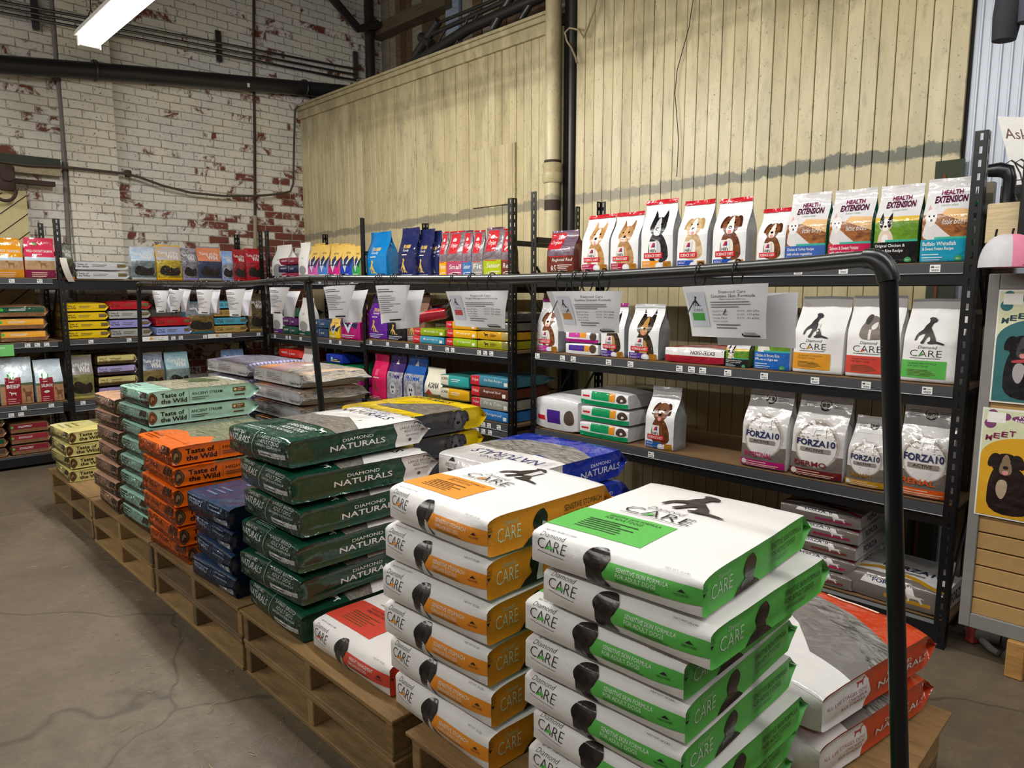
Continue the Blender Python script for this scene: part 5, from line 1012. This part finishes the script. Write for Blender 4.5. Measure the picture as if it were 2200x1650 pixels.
pile('C', 1.065, 668, 706, 685, [('#27405c', smb(0), 'slate blue bag'), ('#2c4866', smb(0), 'slate blue bag')], 'right of the middle rail post', gus=False, depth=.34, off=.03)
stand('C', 1.065, 706, 729, 684, VIC('#d9b512'), 'small yellow bag under a curled sheet, '+cm, '#d9b512', seal='#d9b45a')
stand('C', 1.065, 729, 773, 655, VIC('#a8186a'), 'large magenta bag with gold top by the rack post, '+cm, '#a8186a', seal='#d9b45a', back='#7a1250', D=.2)
co3 = 'on the third shelf of the corner rack'
pile('C', .57, 601, 646, 750, [('#b52018', smb(0), 'red bag'), ('#c9261c', smb(0), 'red bag'), ('#c9261c', smb(0), 'red bag'), ('#d02a20', smb(0), 'red bag')], co3, gus=False, depth=.34)
stand('C', .57, 646, 668, 744, SACK('#2c4438', '#d5d3d0'), 'white paper bag right of the red pile behind the middle rail post', '#d5d3d0', kind='paper')
for i, (l_, r_) in enumerate(((679, 694), (696, 714), (717, 731))):
    stand('C', .57, l_, r_, 742+i*2, SACK('#8a8884', '#a8a6a2'), ['grey paper bag deep in the shelf, left of three', 'grey paper bag deep in the shelf, middle of three', 'grey paper bag deep in the shelf, right of three'][i], '#a8a6a2', off=.42, kind='paper')
pile('C', .57, 676, 703, 778, [('#2c4a44', smb(0), 'dark green grey bag'), ('#b08a54', smb(0), 'tan bag'), ('#2c4a44', smb(0), 'dark green grey bag')], co3, gus=False, depth=.36, off=.05)
pile('C', .57, 703, 740, 760, [('#1a2f9a', vicb(0), 'royal blue bag'), ('#d0449a', vicb(0), 'pink bag'), ('#1d7a44', vicb(0), 'green bag'), ('#1a2f9a', vicb(0), 'royal blue bag')], 'with striped labels, third corner shelf', gus=False, depth=.45)
pile('C', .57, 740, 776, 786, [('#c42a90', vicb(0), 'magenta bag'), ('#a82078', vicb(0), 'magenta bag'), ('#1a6a3a', vicb(0), 'green bag')], 'against the rack post, third corner shelf', gus=False, depth=.45)
# ---- middle bay
mt = 'top shelf of the middle rack'
stand('C', 1.575, 785, 830, 500, FROM('#1274b5'), 'bright blue pouch with a gold cat, '+mt, '#1274b5')
for i, (l_, r_, tp) in enumerate(((854, 892, 491), (893, 925, 494), (925, 943, 497))):
    stand('C', 1.575, l_, r_, tp, FROM('#1c2352'), ['leftmost of three navy pouches with gold cats', 'middle of three navy pouches with gold cats', 'rightmost of three navy pouches with gold cats'][i]+', '+mt, '#1c2352', off=.03+.04*i)
for l_, r_, tp, c_, nm, lb in ((943, 958, 499, '#e0a018', 'Puppy', 'narrow yellow pouch with red flag'), (958, 992, 498, '#b04a70', 'Small', 'pink pouch with red flag'), (992, 1012, 496, '#3a6fa8', 'Senior', 'blue pouch with red flag'), (1012, 1037, 496, '#8d8d8a', 'Fit', 'grey pouch with red flag'), (1037, 1076, 490, '#a8b81c', 'Senior', 'lime green pouch with red flag'), (1076, 1100, 492, '#6b2f26', 'Red', 'brown pouch half behind the rack post')):
    stand('C', 1.575, l_, r_, tp, ORJ(c_, nm), lb+', '+mt, c_, seal='#b3202c' if nm != 'Senior' else '#5a3a4a')
stand('R', 1.615, 1172, 1232, 497, ORJ('#6b3026', 'Regional Red', ('#5a4450', '#7a6a7c'), half=True), 'brown pouch with red flag, leftmost on the right hand top shelf', '#6b3026', seal='#7a5a7c')
mm_ = 'second shelf of the middle rack'
stand('C', 1.09, 790, 831, 632, FROM('#5a1f8a'), 'purple pouch with gold foot, '+mm_, '#5a1f8a')
stand('C', 1.09, 831, 871, 650, FROM('#1b1b1f'), 'black pouch with gold foot partly behind a curled sheet, '+mm_, '#1b1b1f')
stand('C', 1.09, 872, 912, 634, FROM('#7a5c4c'), 'brown pouch with gold lettering, '+mm_, '#7a5c4c')
pile('C', 1.09, 888, 955, 705, [('#3f8aa6', orjb('#3f8aa6'), 'teal bag with red end'), ('#8aa01c', orjb('#8aa01c'), 'lime bag with red end')], 'right of the brown pouch', gus=False, depth=.4)
pile('C', 1.09, 957, 1026, 690, [('#8fb01c', orjb('#8fb01c', 'Original'), 'lime bag with red end'), ('#e0a81c', orjb('#e0a81c', 'Puppy'), 'yellow bag with red end'), ('#d9a01c', orjb('#d9a01c'), 'yellow bag with red end')], 'under the dark red panel sheet', gus=False, depth=.4)
pile('C', 1.09, 1027, 1098, 672, [('#9a9a1c', [P(sc(STD, .2, .25, .15, .5), BLK), Lns(.4, .3, .62, .7, 3, BLK), R(.75, .1, 1, .9, '#7a7444')], 'olive yellow bag with black dog'), ('#c9941c', [P(sc(STD, .2, .25, .15, .5), BLK), Lns(.4, .3, .62, .7, 3, BLK), R(.75, .1, 1, .9, '#a5925a')], 'mustard bag with black dog'), ('#6d6a62', [], 'grey bag'), ('#4a444e', [R(0, .1, 1, .3, '#8a9a3c')], 'dark grey bag')], 'by right post of middle rack', gus=False, depth=.5)
# red and grey pouch leaning on the pile
G = pouch(.27, .36, .08, 91, lie=True, ts=.6, rb=.05, amp=.004); ms = bag_meshes('pet_food_pouch', G, dict(front=[R(0, .5, 1, 1, '#8f8f8f'), P([(.1, .25), (.8, .3), (.9, .6), (.2, .55)], '#c9452f'), P([(.3, .0), (1, .0), (1, .3), (.4, .22)], '#cc2632'), R(.5, .3, .8, .4, '#27408f'), R(.8, .4, 1, .8, '#b9b9b9')], bottom=[R(0, 0, 1, 1, '#8a1f2a')]), ('#9a9a9a', '#9a9a9a', '#7a7a7a', '#b02430', '#8d8d8d'), 'film')
bag_obj(ms, (along(925, 1.23, y=3.42), 3.42, 1.262), (.22, -.16, .55), label='red and silver pouch lying tilted on the pile beside the brown pouch', cat='pet food bag', group='piled bags on the shelves')
m3 = 'third shelf of the middle rack'
stand('C', .575, 798, 829, 761, lambda k: [P(sc(SIT, .2, .3, .35, .22), '#6a4a2c'), R(.3, .62, .5, .74, '#d9607a'), Lns(.2, .55, .7, .6, 1, WH), Lns(.1, .1, .8, .2, 3, '#f0b5c5')], 'hot pink pouch, '+m3, '#cf1f5a')
stand('C', .575, 830, 864, 760, FOUR('#3a2466'), 'silver and purple pouch with a cow picture, '+m3, '#3a2466')
stand('C', .575, 865, 908, 763, FOUR('#1250a0'), 'silver and blue pouch with a bull picture, '+m3, '#1250a0')
stand('C', .575, 910, 949, 790, ACA, 'cream bag with teal foot, '+m3, '#e3decb')
aca = lambda c: [R(0, .1, .3, .9, '#d9d2bb'), T('ACANA', .04, .5, .24, .25, BLK, bold=.02), R(.3, .1, 1, .9, c), Lns(.4, .4, .8, .7, 2, WH)]
pile('C', .575, 948, 1010, 805, [('#3a4a2c', aca('#c96a2c'), 'orange bag with cream end'), ('#6a5c2c', aca('#e0a81c'), 'yellow bag with cream end'), ('#2c6a66', aca('#2f9a98'), 'teal bag with cream end')], 'right of the cream bag', gus=False, depth=.42)
pile('C', .575, 1012, 1096, 808, [('#2f6fae', orjb('#2f6fae', 'Original'), 'blue bag with red end'), ('#9a9a92', orjb('#9a9a92', 'Fit & Trim'), 'grey bag with red end'), ('#5f3326', orjb('#5f3326', 'Regional Red'), 'brown bag with red end'), ('#3f7f96', orjb('#3f7f96', 'Six Fish Recipe'), 'steel blue bag with red end')], 'at right post of third middle shelf', gus=False, depth=.5)
# ---- right hand rack
rt = 'right hand top shelf'
for i, (l_, r_, tp, bx, di, lb) in enumerate(((1246, 1306, 464, '#b01c50', 0, 'white bag with a tan and white pointed eared puppy'), (1308, 1369, 458, '#a81c40', 1, 'white bag with a tan smiling dog'), (1374, 1444, 431, '#e0901c', 2, 'tall white bag with a black and white dog'), (1450, 1516, 433, '#1f4aa8', 3, 'white bag with a fluffy tan and white dog'), (1526, 1600, 428, '#1f4aa8', 4, 'tall white bag with a brown and white collie'), (1622, 1684, 450, '#1f4aa8', 5, 'shorter white bag with a brown and white collie'))):
    stand('R', 1.615, l_, r_, tp, HIL(bx, di), lb+', '+rt, '#e6e6e8', seal='#cc2230', back='#a9abb0', gus='#a9abb0', hi=True, D=.13, off=.03)
for l_, r_, tp, c_, rec, sn, lb in ((1684, 1771, 417, '#3f63ae', ('Chicken & Turkey Recipe', 'with whole vegetables'), 0, 'white and brown bag with blue foot'), (1774, 1868, 409, '#c0244f', ('Salmon & Sweet Potato', 'with whole vegetables'), 0, 'white and brown bag with crimson foot'), (1871, 1968, 400, '#1c1b1d', ('Original Chicken &', 'Brown Rice Recipe'), 2, 'white and green bag with black foot'), (1972, 2080, 385, '#1a8fae', ('Buffalo Whitefish', '& Sweet Potato Recipe'), 0, 'white and brown bag with turquoise foot')):
    stand('R', 1.615, l_, r_, tp, HEX(c_, rec, sn), lb+', '+rt, '#dad8d9', back='#1c7a5c' if sn == 0 else '#3a5a2a', hi=True, D=.13, off=.03, bot=c_, kind='film')
stand('R', 1.615, 1756, 1786, 440, PL(0), 'pale bag just visible between the blue and crimson footed bags', '#cfcdce', off=.3, D=.1)
rm = 'right hand second shelf'
stand('R', 1.117, 1152, 1198, 642, HIL('#c03a9a', 5, '#8a2470'), 'white bag with pink top, leftmost on the '+rm, '#e6e6e8', seal='#9a2470', gus='#8d8f94', back='#8d8f94', hi=True, D=.12)
pile('R', 1.117, 1214, 1287, 712, [('#d9d9db', [R(.1, .3, .6, .8, '#4a2a8a'), R(.6, .3, .75, .8, '#d9902a'), E(.85, .55, .1, '#4a3a30')], 'white bag with violet label'), ('#d9d9db', [R(0, 0, 1, .3, '#a81c80'), R(.1, .45, .45, .9, '#c03a9a'), R(.45, .45, .65, .9, '#d9902a'), E(.85, .6, .1, '#4a3a30')], 'white bag with pink label')], 'below the tan panel sheet', gus=False, depth=.35)
stand('R', 1.117, 1288, 1340, 652, HIL('#4a2a8a', 6, '#8a2470'), 'white bag with violet label partly behind the tan panel sheet', '#e6e6e8', seal='#9a2470', gus='#9a9ca0', back='#9a9ca0', hi=True, D=.12)
stand('R', 1.117, 1346, 1413, 654, HIL('#4a2a8a', 6, '#c9cacc'), 'white bag with a dark fluffy collie and violet label, '+rm, '#e6e6e8', seal='#c9cacc', gus='#9a9ca0', back='#9a9ca0', hi=True, D=.13)
G = pouch(.33, .36, .085, 95, lie=True, ts=.62, rb=.04, amp=.004, nu=12, nv=14); ms = bag_meshes('pet_food_pouch', G, dict(front=[R(0, .35, 1, 1, '#8f8a88'), P([(0, .1), (1, .25), (1, .7), (.1, .5)], '#b0263a'), Lns(.2, .25, .8, .45, 3, WH)], bottom=[R(0, .45, 1, 1, '#e0dedd'), R(0, 0, 1, .45, '#a01c30'), T('EXTENSION', .45, .55, .4, .25, '#4f1236', 1, bold=.02)], right=[R(0, 0, 1, 1, '#174a38')]), ('#dad8d9', '#a01c30', '#174a38', '#a01c30', '#dad8d9'), 'film')
bag_obj(ms, (along(1490, 1.117, y=YR+.04), YR+.04, 1.118), (0, 0, .06), label='red and white bag lying on its back, right hand second shelf', cat='pet food bag', group='bags on the right hand shelves')
stand('R', 1.117, 1556, 1607, 722, HEX('#232224', ('Chicken & Brown Rice', 'with whole grains'), 2), 'low black and green bag under the green panel sheet', '#3a5a2a', hi=True, D=.1)
stand('R', 1.117, 1617, 1695, 652, HEX('#1f62b5', ('Chicken & Brown Rice', 'Recipe'), 1), 'white and lime bag with blue foot, '+rm, '#dad8d9', hi=True, D=.13, bot='#1f62b5')
for l_, r_, tp, c_, l1, bu, lb in ((1698, 1808, 638, '#d9941c', 'SENSITIVE STOMACH', False, 'white bag with a sitting dog and amber panel'), (1811, 1930, 636, RED, 'WEIGHT MANAGEMENT', True, 'white bag with bulldog and red panel behind near rail post'), (1930, 2062, 644, GREEN, 'SENSITIVE SKIN FORMULA', False, 'white bag with brown dog and green panel by right post')):
    stand('R', 1.117, l_, r_, tp, CRD(c_, l1, bu), lb+', '+rm, '#e6e5e3', gus='#dcdad8', seal='#a5a4a6', kind='paper', hi=True, D=.15, amp=.006, off=.03)
r3 = 'right hand third shelf'
def hpile(l, r, top, items, where, depth=.5, off=.03): pile('R', .622, l, r, top, items, where, gus=False, depth=depth, off=off)
wv = '#dcdcde'
hl = lambda c: [R(.0, .0, 1, .3, c), R(.04, .5, .2, .62, '#cc2632'), R(.24, .38, .62, .9, c), R(.62, .38, .74, .9, '#d9902a'), P(blob([(.76, .35), (.78, .8), (.9, .9), (.98, .6), (.95, .35)], 2), '#4a3a34'), P(blob([(.84, .4), (.86, .65), (.92, .5)], 2), WH)]
hpile(1150, 1243, 850, [(wv, [R(.3, .2, .62, .6, '#4a2a8a'), R(.05, .25, .25, .4, '#cc2632'), P(blob([(.7, .2), (.72, .6), (.9, .7), (.95, .2)], 2), '#5a4a40')], 'large white bag with violet label')], 'lying leftmost on the '+r3, depth=.56)
hpile(1246, 1352, 840, [(wv, hl('#12935a'), 'white bag with green label'), (wv, hl('#12935a'), 'white bag with green label'), (wv, hl('#12935a'), 'white bag with green label')], 'on the '+r3, depth=.5)
stand('R', .622, 1382, 1445, 830, HIL('#1f5aa8', 7, '#c4c5c8'), 'white bag with a brown spaniel, standing alone on the '+r3, '#dcdcde', seal='#b9babd', gus='#a5a7ab', back='#a5a7ab', hi=True, D=.15)
for l_, r_, tp, wd, wc, bc, lb in ((1588, 1686, 832, 'INTESTINAL', '#b0285a', '#a81c6a', 'silver bag with magenta band'), (1693, 1808, 845, 'DERMO', '#7a2a30', '#6b1c26', 'silver bag with dark red band'), (1813, 1898, 893, 'URINARY', '#9a6f2a', '#b5861c', 'smaller silver bag with mustard band'), (1922, 2042, 862, 'RENAL', '#d9581c', '#d0541c', 'silver bag with orange band')):
    stand('R', .622, l_, r_, tp, FZ(wd, wc, bc), lb+', '+r3, '#cfcdcb', hi=True, D=.15, amp=.006, off=.03, back='#d5d4d3', gus='#d5d4d3')
fz = lambda bc: [R(0, .0, 1, 1, '#6d655f'), P([(.2, .6), (.75, .55), (.7, .98), (.25, .98)], '#dddbd8'), T('FORZA10', .32, .7, .34, .16, '#2a3058', bold=.03), R(.45, .2, .9, .36, bc), P(sc(STD, .62, .3, .22, .36), '#c9c5c0')]
fzs = [T('FORZA', .3, .25, .3, .5, '#3a3a3c', bold=.02)]
def fzbag(tk, sd, bc, wd=.36):
    G = pouch(wd, .5, tk, sd, lie=True, ts=.7, rb=.06, e0=.8, amp=.004, nu=12, nv=14, lip=.003); return bag_meshes('kibble_bag', G, dict(bottom=fz(bc), right=fzs, front=[R(0, .0, 1, .2, '#6d655f'), P([(0, .2), (.3, .28), (.7, .2), (1, .1), (1, .16), (.7, .26), (.3, .34), (0, .26)], bc), T('FORZA10', .3, .36, .6, .09, '#2c3150', bold=.03), R(.35, .3, .75, .33, '#7a736c')]), ('#cfcdcb', '#cfcdcb', '#cbc9c7', '#d5d3d0', '#d5d4d3'), 'film')
tkf = (at(1760, 1090, y=YR+.05).z-.118)/5
for i, bc in enumerate(('#7a2a30', '#a81c50', '#6b2a26', '#8a1c3c', '#8a2450')):
    xw = along(1748+i*2, .3, y=YR+.04); bag_obj(fzbag(tkf*.93, 60+i, bc), (xw, YR+.04, .12+i*tkf), (0, 0, math.radians((-2, 1, -1, 1, 2)[i])), label='silver bag lying in the right hand bottom pile, '+['lowest', 'second from the bottom', 'middle one', 'second from the top', 'topmost'][i], cat='pet food bag', group='silver bags on the right hand bottom shelf')
xa, xb = along(1808, .118, y=YR+.04), along(2022, .118, y=YR+.04)
bag_obj(fzbag(.115, 70, '#b5861c', xb-xa), ((xa+xb)/2, YR+.035, .121), (0, 0, math.radians(-3)), label='single silver bag with mustard band lying on the right hand bottom shelf', cat='pet food bag', group='silver bags on the right hand bottom shelf')
